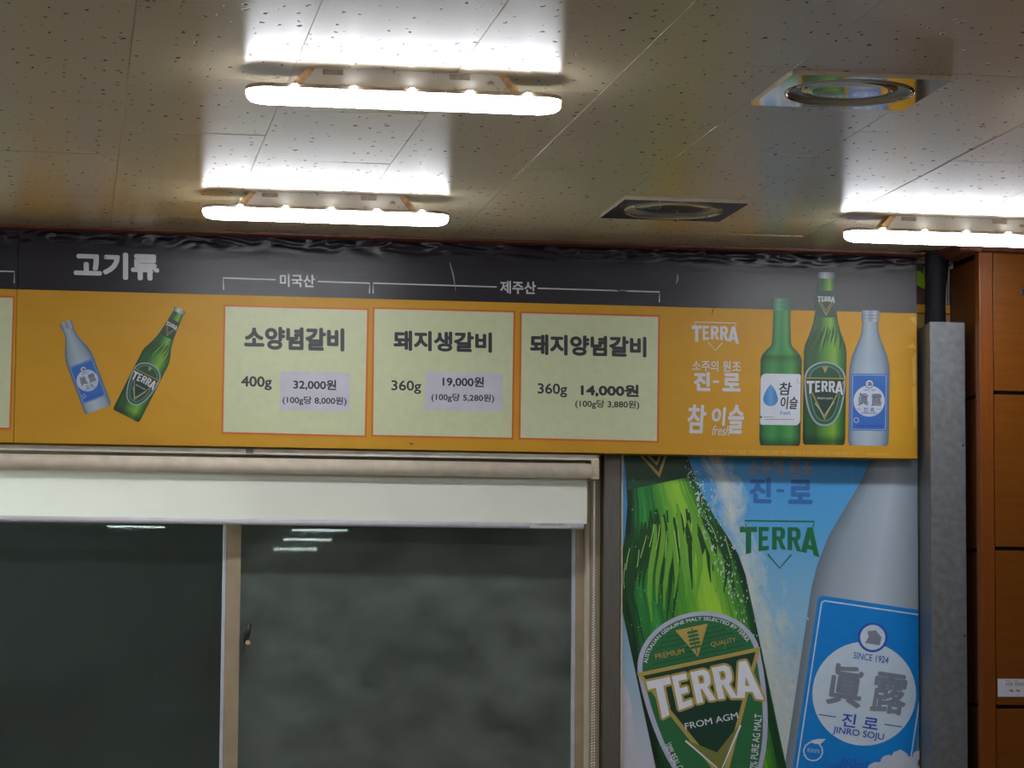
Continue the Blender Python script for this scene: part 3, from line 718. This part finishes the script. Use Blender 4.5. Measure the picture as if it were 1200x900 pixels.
bm = bmesh.new(); q = onZ(1103, 291, HC); rnd = random.Random(4)
bm.faces.new([bm.verts.new((q.x+.055*math.cos(t)*rnd.uniform(.8, 1.15), 7.07+.075*math.sin(t)*rnd.uniform(.8, 1.2), HC-.0022)) for t in [-6.283*k/18 for k in range(18)]])
link('pipe_hole', bm, M['gap'], CEIL)
for u, v, s_ in ((1094.5, 288, -1), (1110, 289, 1)):
    q = onY(u, v, 7.03); bm = bmesh.new()
    tube(bm, [(q.x-.004*s_*-1, 7.03, HC-.001), (q.x+.002, 7.032, q.z+.002), (q.x+.006*s_*-1, 7.034, q.z-.010)], [.006, .005, .001], 7); link('foam_scrap', bm, M['foam'], CEIL)

# galvanised cover
zt = zpix(1110, 377.5, DY0); xl = onY(1091, 600, DY0).x; xr = XR-.003; xw = onY(1077.5, 600, YW-.02).x
pc = thing('pipe_cover', 'grey galvanised sheet metal pipe cover standing between poster and wood panelling', 'pipe cover', (xl, DY1, 0))
bm = bmesh.new(); th = .002
prism(bm, [(xl, DY0), (xr, DY0), (xr, DY1-.002), (xr-th, DY1-.002), (xr-th, DY0+th), (xl+th, DY0+th), (xw+th, DY1-.002), (xw, DY1-.002)], 'z', 0, zt); link('cover_body', bm, M['galv'], pc)
a_ = onY(1074.2, 600, YW-.026).x
link('flange', bmbox(a_, xw+.001, YW-.026, YW-.002, 0, zt-.006), M['galv'], pc)
for v in (522, 745): z_ = zpix(1131, v, DY0); bm = bmesh.new(); tube(bm, [(xr-.006, DY0+.001, z_), (xr-.006, DY0-.002, z_)], .0035, 10); link('screw', bm, M['black'], pc)

# small white notice and a hook on the panelling
q0 = onY(1169, 795.5, YP); q1 = onY(1206, 816.5, YP)
nt_ = tag(link('notice_label', bmbox(q0.x, q1.x, YP-.0015, YP, q1.z, q0.z), M['paper'], at=(q0.x, YP, q1.z)), 'small white printed notice stuck low on the wood panelling', 'notice')
dk = ink('notice_grey', 105, 105, 118, 1); tn = ink('notice_tan', 130, 115, 90, 1); bl = ink('notice_blue', 150, 165, 200, 1)
a = Art(YP-.0015, 1)
for k, wd in enumerate((4, 6.5, 4)): pass
a.line([(1178, 797.8), (1185, 797.9)], .7); a.line([(1188, 797.9), (1192.5, 798)], .9)
for u in (1178.5, 1180.7, 1182.9, 1185.1, 1189.2, 1191.4, 1193.6, 1195.8, 1198): a.line([(u, 800.6), (u+1.6, 800.6)], .8); a.line([(u+.3, 803), (u+1.7, 803)], .8); a.line([(u+(.2 if int(u) % 2 else 1.4), 800.2), (u+.8, 803.4)], .7)
a.build('lettering', dk, nt_)
a = Art(YP-.0015, 1)
for u in (1185, 1192.5): a.poly([(u-3, 809.8), (u-1.6, 808), (u+1.4, 808), (u+3, 810), (u+1.2, 811.3), (u-1, 809.9)])
a.build('picture', tn, nt_)
a = Art(YP-.0015, 1); a.line([(1182, 815), (1187, 815)], 1); a.line([(1190, 815), (1195, 815)], 1); a.build('blue_lettering', bl, nt_)
q = onY(1199.5, 341, YP-.01)
hk = thing('wall_hook', 'small black hook at the right edge high on the wood panelling', 'hook', (q.x, YP, q.z))
link('hook_plate', bmbox(q.x-.005, q.x+.009, YP-.004, YP, q.z-.009, q.z+.009, .001), M['black'], hk)
bm = bmesh.new(); tube(bm, [(q.x+.001, YP-.002, q.z-.001), (q.x, YP-.018, q.z-.002), (q.x-.001, YP-.024, q.z+.005)], [.003, .003, .0045], 10); link('hook_peg', bm, M['black'], hk)

# ------------------------------------------------------------------ menu banner
BY = 7.10
ZT, ZB = HC-.0075, EYE.z+.4515
XS = onY(19, 400, BY).x; XE = onY(1074.5, 450, BY).x
zband = (zpix(300, 345.2, BY)+zpix(900, 364, BY))/2
def sheet(name, x0, x1, z0, z1, mat, parent, nx, nz, amp=0.0):
    """front sheet of the box: fine grid, its upper hem crumpled"""
    bm = bmesh.new(); V = []
    for i in range(nx+1):
        row = []
        for j in range(nz+1):
            x = x0+(x1-x0)*i/nx; z = z0+(z1-z0)*j/nz; d = 0
            if amp:
                t = max(0, (z-(z1-.05))/.05); d = amp*t*t*(noise.noise(Vector((x*16+z*30, z*70, 3)))+.7*noise.noise(Vector((x*45-z*55, z*50, 9))))
            row.append(bm.verts.new((x, BY+max(min(d, .012), -.014), z)))
        V.append(row)
    for i in range(nx):
        for j in range(nz): f = bm.faces.new((V[i][j], V[i+1][j], V[i+1][j+1], V[i][j+1])); f.smooth = True
    return link(name, bm, mat, parent)
def banner(x0, x1, label):
    r = thing('menu_banner', label, 'menu banner', ((x0+x1)/2, BY+.05, ZB))
    link('box_body', bmbox(x0+.001, x1-.001, BY+.012, 7.20, ZB+.001, ZT-.008), M['gap'], r)
    n = max(8, int((x1-x0)*110))
    sheet('black_band', x0, x1, zband, ZT, M['band'], r, n, 40, .024)
    bm = bmesh.new(); box(bm, x0, x1, BY, BY+.011, ZB, zband); box(bm, x1-.0012, x1, BY+.011, 7.2, ZB, ZT-.01); box(bm, x0, x0+.0012, BY+.011, 7.2, ZB, ZT-.01); box(bm, x0, x1, BY+.011, 7.2, ZB, ZB+.001)
    link('yellow_field', bm, M['yellow'], r); return r
MB = banner(XS, XE, 'long black and yellow menu banner with three price cards and printed bottles above the window')
MB2 = banner(-1.4, XS-.0012, 'neighbouring banner at the left edge with only the right end of one card in view')
I = lambda n, r, g, b, k=KB: ink(n, r, g, b, k)
white = I('printed_white', 205, 203, 212); grey = I('heading_grey', 196, 194, 200); orange = I('card_border_orange', 206, 98, 36); card = I('card_pale_green', 200, 205, 168); dark = I('lettering_slate', 44, 46, 54, .8)
def rects(art, TL, TR, BR, BL, mi=0): art.poly([TL, TR, BR, BL], mi)
def menu_card(TL, TR, BR, BL, parent, label):
    a = Art(BY, 1); rects(a, TL, TR, BR, BL); b_ = a.build('menu_card', orange, parent); b_['label'] = label
    i = 2.3; a = Art(BY, 2); rects(a, (TL[0]+i, TL[1]+i), (TR[0]-i, TR[1]+i), (BR[0]-i, BR[1]-i), (BL[0]+i, BL[1]-i)); a.build('card_field', card, b_); return b_
c1 = menu_card((262, 357), (432.5, 361.2), (429.6, 512.6), (259.3, 508.4), MB, 'pale green card for the beef dish at 32,000 won')
c2 = menu_card((436.6, 359.8), (604, 364), (601.8, 515.2), (434.9, 511.8), MB, 'pale green card for the fresh pork dish at 19,000 won')
c3 = menu_card((609.2, 364.8), (773.5, 369.2), (772, 519), (607.6, 515.2), MB, 'pale green card for the marinated pork dish at 14,000 won')
c0 = menu_card((-140, 343), (17.5, 346.8), (13, 503.5), (-145, 500), MB2, 'right end of a pale green card with an orange border')
def L(parent, mat, items, lay=3, name='lettering'):
    a = Art(BY, lay)
    for it in items: a.boxtext(*it)
    return a.build(name, mat, parent)
L(c1, dark, [('소양념갈비', 286, 403.5, 382, 412, .045)], name='dish_name'); L(c1, dark, [('400g', 282.5, 318.5, 440.5, 457.5, .03)], name='weight')
L(c2, dark, [('돼지생갈비', 461, 576.5, 387, 413.5, .045)], name='dish_name'); L(c2, dark, [('360g', 458.5, 493.5, 445.5, 461.8, .02)], name='weight')
L(c3, dark, [('돼지양념갈비', 621, 757.5, 391.5, 419, .045)], name='dish_name'); L(c3, dark, [('360g', 630, 664.5, 449, 465.8, .02)], name='weight')
L(c3, dark, [('14,000원', 680.5, 748.5, 449.5, 466.2, .05)], name='price'); L(c3, dark, [('(100g당 3,880원)', 674, 749, 468, 480.3, .02)], name='unit_price')
def sticker(parent, u0, u1, v0, v1, lines, label):
    p = onY(u0, v0, BY); q = onY(u1, v1, BY); sl = slope((u0+u1)/2, v0, BY)
    zt_ = zpix((u0+u1)/2, v0+.3, BY); zb_ = zpix((u0+u1)/2, v1-.3, BY)
    o = link('price_sticker', bmbox(p.x, q.x, BY-.0017, BY-.0009, zb_, zt_), M['paper'], parent); o['label'] = label
    a = Art(BY, 5)
    for it in lines: a.boxtext(*it)
    a.build('sticker_lettering', dark, o)
sticker(c1, 328.7, 409.4, 435.5, 481.5, [('32,000원', 343.5, 394, 444.3, 458, .03), ('(100g당 8,000원)', 331, 406, 463.8, 476, .02)], 'white paper price sticker reading 32,000 won')
sticker(c2, 498.3, 589, 436.2, 481.5, [('19,000원', 518.5, 567, 440.8, 454.6, .03), ('(100g당 5,280원)', 505.5, 579, 460.5, 472.5, .02)], 'white paper price sticker reading 19,000 won')
L(MB, white, [('고기류', 86.5, 186.5, 294.5, 329, .048)], lay=1, name='heading')
L(MB, white, [('미국산', 328, 369, 321, 337, .025)], lay=1, name='origin_heading'); L(MB, white, [('제주산', 586, 628, 328.8, 345, .025)], lay=1, name='origin_heading')
a = Art(BY, 1); a.line([(262, 339.5), (261.6, 325.7), (323, 327.8)], 1.5); a.line([(372.5, 329.8), (433.2, 331.9), (433, 343.8)], 1.5); a.build('bracket_line', grey, MB)
a = Art(BY, 1); a.line([(437.2, 344), (437.4, 331.8), (582, 336.3)], 1.5); a.line([(630, 337.8), (772.8, 342.2), (772.6, 354)], 1.5); a.build('bracket_line', grey, MB)
a = Art(BY, 1); a.line([(-60, 316), (16.8, 318.3), (16.6, 332)], 1.5); a.build('bracket_line', grey, MB2)
tear = I('tear_black', 14, 12, 16, 1); scr = I('scratch_grey', 128, 126, 134, .9)
for pts, wd in (([(96, 272), (104, 285), (116, 296), (126, 303)], [.6, 1.8, 1.6, .5]), ([(118, 273), (131, 284), (140, 297)], [.5, 1.5, .5]), ([(178, 316), (186, 324), (197, 338.5)], [.5, 3.2, .4]), ([(271, 311), (276, 314), (276.5, 318)], [.8, 2, .6]), ([(436, 322), (441, 325), (443, 328.5)], [.8, 2, .5]),
                ([(834, 370), (838, 354), (845, 343), (849, 341)], [.4, 1.6, 2.6, .6]), ([(851, 342.5), (856, 340.5), (858, 342)], [.6, 2.4, .6]), ([(866, 341.5), (869, 341)], [1.6, 1.0]), ([(719, 338), (727, 341.5), (736, 341)], [.5, 1.6, .5]), ([(480, 519.8), (485, 520.4)], [1.4, .8])):
    a = Art(BY, 3); a.line(pts, wd); a.build('tear_mark', tear, MB)
for pts, wd in (([(527, 308), (531, 322), (534, 341)], [1.2, 2, .5]), ([(794, 322), (794, 328), (792, 333)], [1.5, 2, .6])):
    a = Art(BY, 3); a.line(pts, wd); a.build('scratch_mark', scr, MB)
# printed bottles; the figure between the two at the left is left off
bmt = beer_mats(.80); smt = soju_mats(.80, ((80, 100, 124), (146, 164, 182), (172, 186, 202), (44, 104, 190)))
BX = lambda cx, cy: (790+cx/3.6, 300+cy/3.6)
printed_beer(BY, 1, *BX(635, 556), 25.0, .9, bmt, MB, label='printed green beer bottle, tallest of the three at the right end')
printed_soju(BY, 1, *BX(822, 612), 23.9, .9, smt, MB, label='printed frosted soju bottle with blue label at the right end')
printed_beer(BY, 1, 168.6, 446, 17.4, 27, bmt, MB, label='printed green beer bottle leaning right near the heading')
printed_soju(BY, 1, 102.5, 446, 16.6, -20.5, smt, MB, label='printed frosted soju bottle leaning left near the heading')
# green soju bottle
T = frame(*BX(449, 600), 24.2, .9)
k = .74; gm = print_mat('printed_green_soju_glass', [(0, S(14, 62, 40, k)), (.12, S(40, 120, 66, k)), (.3, S(64, 150, 84, k)), (.5, S(40, 128, 64, k)), (.75, S(78, 158, 80, k)), (.9, S(36, 110, 56, k)), (1, S(14, 66, 40, k))], [(0, (.9, 1, 1, 1)), (.32, (.8, 1, .95, 1)), (.345, (.35, .5, .4, 1)), (.40, (.75, .9, .8, 1)), (.5, (1, 1, 1, 1)), (.93, (.9, 1, .95, 1)), (.98, (.3, .4, .4, 1)), (1, (.3, .4, .4, 1))])
a = Art(BY, 1); outline(a, T, sub(GREEN, 4.27, -2.3)); gb = a.build('printed_soju_bottle', gm, MB); gb['label'] = 'printed green soju bottle with white label at the right end'
a = Art(BY, 2); outline(a, T, sub(GREEN, 4.84, 4.25)); cp = a.build('screw_cap', print_mat('printed_green_cap', [(0, S(20, 80, 56, k)), (.3, S(90, 165, 125, k)), (.6, S(50, 125, 88, k)), (1, S(20, 80, 56, k))]), gb)
a = Art(BY, 3)
for y in (4.62, 4.46): a.line([T(-.43, y), T(.43, y)], .8)
a.build('cap_ring', I('cap_ring_green', 40, 110, 76), cp)
a = Art(BY, 2); P = []
for cx_, cy_, r_, t0 in ((.86, 1.08, .1, 0), (-.72, .92, .26, 90), (-.88, -1.2, .1, 180), (.72, -1.06, .24, 270)):
    for q_ in range(6): t = math.radians(t0+18*q_); P.append(T(cx_+r_*math.cos(t), cy_+r_*math.sin(t)))
a.poly(P); lb = a.build('white_label', I('printed_label_white', 206, 210, 224), gb)
a = Art(BY, 3); P = []
for q_ in range(28):
    t = 2*math.pi*q_/28; x, y = math.cos(t), math.sin(t)
    yy = y*.36 if y < 0 else y*.70; xx = .36*x*(1-.30*max(0, y)-.55*max(0, y)**3*.6); P.append((-.49+xx, -.04+yy))
a.poly([T(*p) for p in P], 0, [(.5+(p[0]+.49)*1.2, .5+p[1]*.8) for p in P]); a.build('blue_drop', print_mat('printed_water_drop', [(.1, S(56, 128, 205, k)), (.5, S(96, 160, 222, k)), (.85, S(60, 130, 206, k))]), lb)
a = Art(BY, 3); a.text(T, '참', .22, .46, .62, .62, .02, .12); a.text(T, '이슬', .42, -.22, .84, .62, .02, .12); a.build('lettering', dark, lb)
a = Art(BY, 3); a.text(T, 'fresh', .22, -.70, .50, .20, .01, .3); a.build('blue_lettering', I('printed_navy', 60, 110, 190), lb)
a = Art(BY, 3); a.disc(T, -.93, -.93, .06, n=10, mi=1); a.line([T(-.8, -.92), T(-.3, -.92)], .7); a.line([T(-.8, -1.03), T(.66, -1.03)], .8); a.line([T(.78, 1.0), T(.78, .74), T(.98, .74)], .5); a.build('small_lettering', [I('label_small_grey', 120, 140, 150), I('printed_mark_green', 60, 150, 70)], lb)
# word marks and small print
a = Art(BY, 1); logo(a, 810.5, 866, 377, 411.5, .9); a.build('beer_logo', white, MB)
L(MB, white, [('소주의 원조', 811, 868, 422, 436.2, .015)], lay=1, name='slogan')
a = Art(BY, 1); a.boxtext('진', 813, 832.5, 435.5, 458.5, .05); a.boxtext('로', 846.5, 868, 437, 459, .05); a.line([(835.5, 447.2), (842.5, 447.5)], 2.6); a.build('soju_lettering', white, MB)
a = Art(BY, 1); a.boxtext('참', 805.5, 828, 474, 508, .025, .1); a.boxtext('이', 834, 851, 477, 499, .035, .1); a.boxtext('슬', 853, 872, 474, 508.5, .03, .1); a.boxtext('fresh', 834, 855.5, 498.5, 510.5, .006, .35); a.build('brush_lettering', white, MB)
L(MB, I('small_print', 222, 178, 92), [('경고 : 지나친 음주는 뇌졸중, 기억력 손상이나 치매를 유발합니다. 임신 중 음주는 기형아 출생 위험을 높입니다', 832, 1000, 526.5, 534.5, 0), ('하이트진로(주)', 1016, 1042, 530.3, 535.2, 0)], lay=1, name='small_print')
fold = I('fold_pale', 216, 166, 74)
a = Art(BY, 1)
for pts in ([(1066, 373), (1074, 371), (1073.5, 381)], [(1062, 407), (1070, 402), (1074, 409), (1068, 408)], [(1069, 420), (1073.5, 412), (1073, 446), (1070, 452)], [(1069, 455), (1073, 450), (1073, 500), (1071, 503)]): a.poly(pts)
a.build('fold_mark', fold, MB)

# ------------------------------------------------------------------ roller blind
RB = 7.125
xL = -1.6; xroll = onY(692, 552, RB).x
zt_ = (zpix(0, 531.5, RB)+zpix(690, 543, RB))/2; zb_ = (zpix(0, 550, RB)+zpix(690, 560.8, RB))/2; rr = (zt_-zb_)/2
bl_ = thing('roller_blind', 'cream roller blind pulled down a hand width over the dark window', 'blind', ((xL+xroll)/2, RB, zb_-.13))
bm = bmesh.new(); tube(bm, [(xL, RB, zb_+rr), (xroll, RB, zb_+rr)], rr, 24); link('roller', bm, M['blind_roll'], bl_)
xf = onY(688, 590, RB+rr*.8).x; zrt = zpix(340, 608.6, RB+.015); zrb = zpix(340, 615.8, RB+.015)
bm = bmesh.new(); n = 60; V = [[], []]
for i in range(n+1):
    x = xL+(xf-xL)*i/n
    for j, z in enumerate((zb_+rr, zrt-.002)): V[j].append(bm.verts.new((x, RB+rr*.86+.0012*math.sin(x*9)*j, z)))
for i in range(n): f = bm.faces.new((V[0][i], V[0][i+1], V[1][i+1], V[1][i])); f.smooth = True
link('fabric', bm, M['blind'], bl_)
xbr = onY(683.5, 615, RB+.015).x; rb = (zrt-zrb)/2
bm = bmesh.new(); tube(bm, [(xL, RB+.014, zrb+rb), (xbr, RB+.014, zrb+rb)], rb, 16); br_ = link('bottom_rail', bm, M['blind_rail'], bl_)
p0, p1 = onY(621.5, 615, RB), onY(669, 615, RB)
link('rail_label', bmbox(p0.x, p1.x, RB+.014-rb-.0012, RB+.014-rb+.002, zrb+rb-.0065, zrb+rb+.0065, .0004), plain('cloudy_tape', S(178, 174, 176, 1), .5), br_)
a = Art(RB+.014-rb-.0012, 1)
for k_ in range(9): a.line([(632+k_*3.2, 614.6+k_*.03), (634.2+k_*3.2, 614.7+k_*.03)], 2.0 if k_ % 3 else 1.2)
a.build('rail_lettering', ink('tape_grey', 140, 138, 142, 1), br_)
hz0, hz1 = zpix(350, 533.9, 7.13), zpix(350, 527.2, 7.13); xh = onY(701, 536, 7.13).x
link('head_rail', bmbox(xL, xh, 7.118, 7.15, hz0, hz1, .002), M['alu_white'], bl_)
p0 = onY(288.5, 524, 7.115); p1 = onY(297, 529, 7.115)
link('rail_clip', bmbox(p0.x, p1.x, 7.112, 7.12, hz0+.004, hz1+.003, .001), plain('purple_grey_clip', (.10, .09, .10, 1), .5), bl_)
p0 = onY(692.5, 540, 7.12); p1 = onY(700.5, 562, 7.12)
link('end_bracket', bmbox(xroll, xh, RB-.012, 7.20, p1.z, hz0+.001, .002), plain('stained_bracket', S(178, 165, 140), .5, .15, 60), bl_)
bm = bmesh.new(); xc = onY(696, 700, 7.16).x
def bead(x, y, z, r=.0027):
    bmesh.ops.create_icosphere(bm, subdivisions=1, radius=r, matrix=Matrix.Translation((x, y, z)))
z = p1.z-.004; k_ = 0
while z > .80:
    t = min(1, (p1.z-z)/.75)
    bead(xc-.0005-.0033*t, 7.16, z); bead(xc+.0005+.0033*t, 7.164, z-.003-.003*t); z -= .0075; k_ += 1
link('bead_chain', bm, M['bead'], bl_)

# ------------------------------------------------------------------ drinks poster
PY = 7.185
px0 = onY(728.2, 700, PY).x; px1 = 2.3108; pz1 = EYE.z+.4545; pz0 = .62
po = thing('drinks_poster', 'tall blue drinks poster with large green and white bottles, right of the window', 'poster', ((px0+px1)/2, PY, pz0))
link('board', bmbox(px0-.0012, px1, PY, YW-.001, pz0, pz1), plain('yellowed_board_edge', S(225, 212, 180, 1.1), .6), po)
RECT = (px0+.003, px1, pz0, pz1)
def sky_mat():
    m, nt, b = newmat('printed_sky_and_spray'); t = nd(nt, 'ShaderNodeTexCoord'); s = nd(nt, 'ShaderNodeSeparateXYZ'); nt.links.new(t.outputs['UV'], s.inputs[0])
    k = KP; u, v = s.outputs[0], s.outputs[1]
    sky = ramp(nt, v, [(0, S(36, 122, 188, k)), (.25, S(70, 140, 190, k)), (.5, S(118, 160, 190, k)), (.75, S(140, 160, 176, k)), (1, S(170, 168, 184, k))])
    mp = nd(nt, 'ShaderNodeMapping'); mp.inputs['Scale'].default_value = (7, 7, 1); mp.inputs['Rotation'].default_value = (0, 0, .35); nt.links.new(t.outputs['UV'], mp.inputs[0])
    mp2 = nd(nt, 'ShaderNodeMapping'); mp2.inputs['Scale'].default_value = (2.2, 1, 1); nt.links.new(mp.outputs[0], mp2.inputs[0])
    n1 = noisef(nt, mp2.outputs[0], 1.4, 8, .72, .7); n2 = noisef(nt, mp.outputs[0], 5, 6, .7, .3)
    # spray lies along a slanting axis between the two bottles
    ax = mathn(nt, 'ADD', .32, mathn(nt, 'MULTIPLY', v, .26))
    d = mathn(nt, 'ABSOLUTE', mathn(nt, 'SUBTRACT', u, ax))
    wd = mathn(nt, 'ADD', .10, mathn(nt, 'MULTIPLY', v, .22))
    mask = mathn(nt, 'SUBTRACT', 1.0, mathn(nt, 'DIVIDE', d, wd), True)
    f = mathn(nt, 'MULTIPLY', mathn(nt, 'SUBTRACT', mathn(nt, 'ADD', mathn(nt, 'MULTIPLY', n1, .9), mathn(nt, 'MULTIPLY', mask, .55)), .74), 3.2, True)
    f = mathn(nt, 'MULTIPLY', f, mathn(nt, 'ADD', .35, n2), True)
    col = mixc(nt, f, sky, S(178, 182, 176, k))
    g = mathn(nt, 'MULTIPLY', mathn(nt, 'SUBTRACT', n2, .56), mathn(nt, 'MULTIPLY', mask, 4.5), True)
    col = mixc(nt, g, col, S(96, 128, 122, k))
    nt.links.new(col, b.inputs['Base Color']); b.inputs['Roughness'].default_value = .4; return m
a = Art(PY, 1, RECT); N = 8
for i in range(N):
    for j in range(N):
        U = lambda t: 720+370*t
        Vv = lambda t: 525+(1035-525)*t
        ii, jj = i/N, j/N; i2, j2 = (i+1)/N, (j+1)/N
        a.poly([(U(ii), Vv(jj)), (U(i2), Vv(jj)), (U(i2), Vv(j2)), (U(ii), Vv(j2))], 0, [(ii, jj*1.3), (i2, jj*1.3), (i2, j2*1.3), (ii, j2*1.3)])
sky = a.build('printed_picture', sky_mat(), po)
a = Art(PY, 2, RECT); a.poly([(722, 770), (738, 815), (750, 905), (760, 1035), (722, 1035)]); a.build('pale_margin', I('poster_pale_lilac', 168, 166, 180, KP), po)
pbm = beer_mats(KP*.95); psm = soju_mats(KP, ((92, 104, 116), (130, 142, 156), (160, 170, 184), (0, 112, 188)))
psm['white'] = ink('printed_label_white', 172, 186, 204, KP)
pbm['glass'] = print_mat('printed_wet_green_glass', [(0, S(4, 26, 16, KP)), (.10, S(16, 70, 32, KP)), (.22, S(44, 132, 56, KP)), (.33, S(24, 92, 36, KP)), (.52, S(84, 150, 44, KP)), (.70, S(140, 182, 50, KP)), (.84, S(76, 140, 40, KP)), (.95, S(14, 70, 30, KP)), (1, S(6, 44, 26, KP))],
                         [(0, (1, 1, 1, 1)), (.42, (.75, .9, .95, 1)), (.5, (1, 1, .95, 1)), (1, (.8, .95, .9, 1))], streak=.34)
printed_beer(PY, 3, 825.5, 808, 75, -12, pbm, po, RECT, 2, 'large printed wet green beer bottle on the left of the poster')
printed_soju(PY, 3, 1012.5, 813, 79.5, 8.5, psm, po, RECT, 2, 'large printed frosted white soju bottle on the right of the poster')
# droplets and foam thrown off the bottle's shoulder
rnd = random.Random(21); a = Art(PY, 14, RECT)
for i in range(380):
    t = rnd.random()**1.3; cv = 556+190*t+rnd.gauss(0, 8)
    edge = 803+.28*(cv-540) if cv < 640 else 831+.42*(cv-640)
    cu_ = edge-3+abs(rnd.gauss(0, 13+13*math.sin(3.1*t)))*(1.25 if i % 3 else .5); r = abs(rnd.gauss(0, .42))+.2; st_ = rnd.uniform(1, 2.6); n = 7; an = rnd.uniform(-.9, .5)
    a.poly([(cu_+r*math.cos(q_)+r*st_*math.sin(q_)*an*.6, cv+r*st_*math.sin(q_)) for q_ in [6.283*z_/n for z_ in range(n)]])
a.build('printed_spray', I('poster_spray_white', 160, 178, 168, KP), po)['kind'] = 'stuff'
a = Art(PY, 14, RECT)
for i in range(70):
    cu_ = rnd.uniform(738, 880); cv = rnd.uniform(560, 760); r = rnd.uniform(.35, .8)
    T = frame(825.5, 808, 75, -12)
    a.poly([(cu_+r*math.cos(6.283*z_/6), cv+r*1.2*math.sin(6.283*z_/6)) for z_ in range(6)]) if cu_ < 800+(cv-535)*.30 else None
a.build('printed_drop', I('poster_drop_green', 104, 170, 92, KP), po)['kind'] = 'stuff'
a = Art(PY, 14, RECT)
for cu_, cv, r in ((1040, 893, 9), (1054, 889, 11), (1066, 894, 9), (1028, 903, 12), (1048, 906, 16), (1070, 906, 12), (1075, 885, 6)):
    a.poly([(cu_+r*math.cos(6.283*z_/20)*rnd.uniform(.9, 1.1), cv+r*.9*math.sin(6.283*z_/20)*rnd.uniform(.9, 1.1)) for z_ in range(20)])
a.build('printed_ice', I('poster_ice', 165, 172, 188, KP), po)
a = Art(PY, 3, RECT); a.boxtext('소주의 원조', 877, 952, 537.5, 559, .02); a.build('slogan', I('poster_faded_orange', 128, 118, 118, KP), po)
a = Art(PY, 3, RECT); a.boxtext('진', 878, 904, 559.5, 590, .05); a.boxtext('로', 923.5, 952, 562, 591, .05); a.line([(910, 575), (919, 575.2)], 3.6); a.build('soju_lettering', I('poster_text_blue', 42, 90, 150, KP), po)
a = Art(PY, 3, RECT); logo(a, 867, 960, 609, 667, 1.8); a.build('beer_logo', I('poster_logo_green', 18, 92, 58, KP), po)
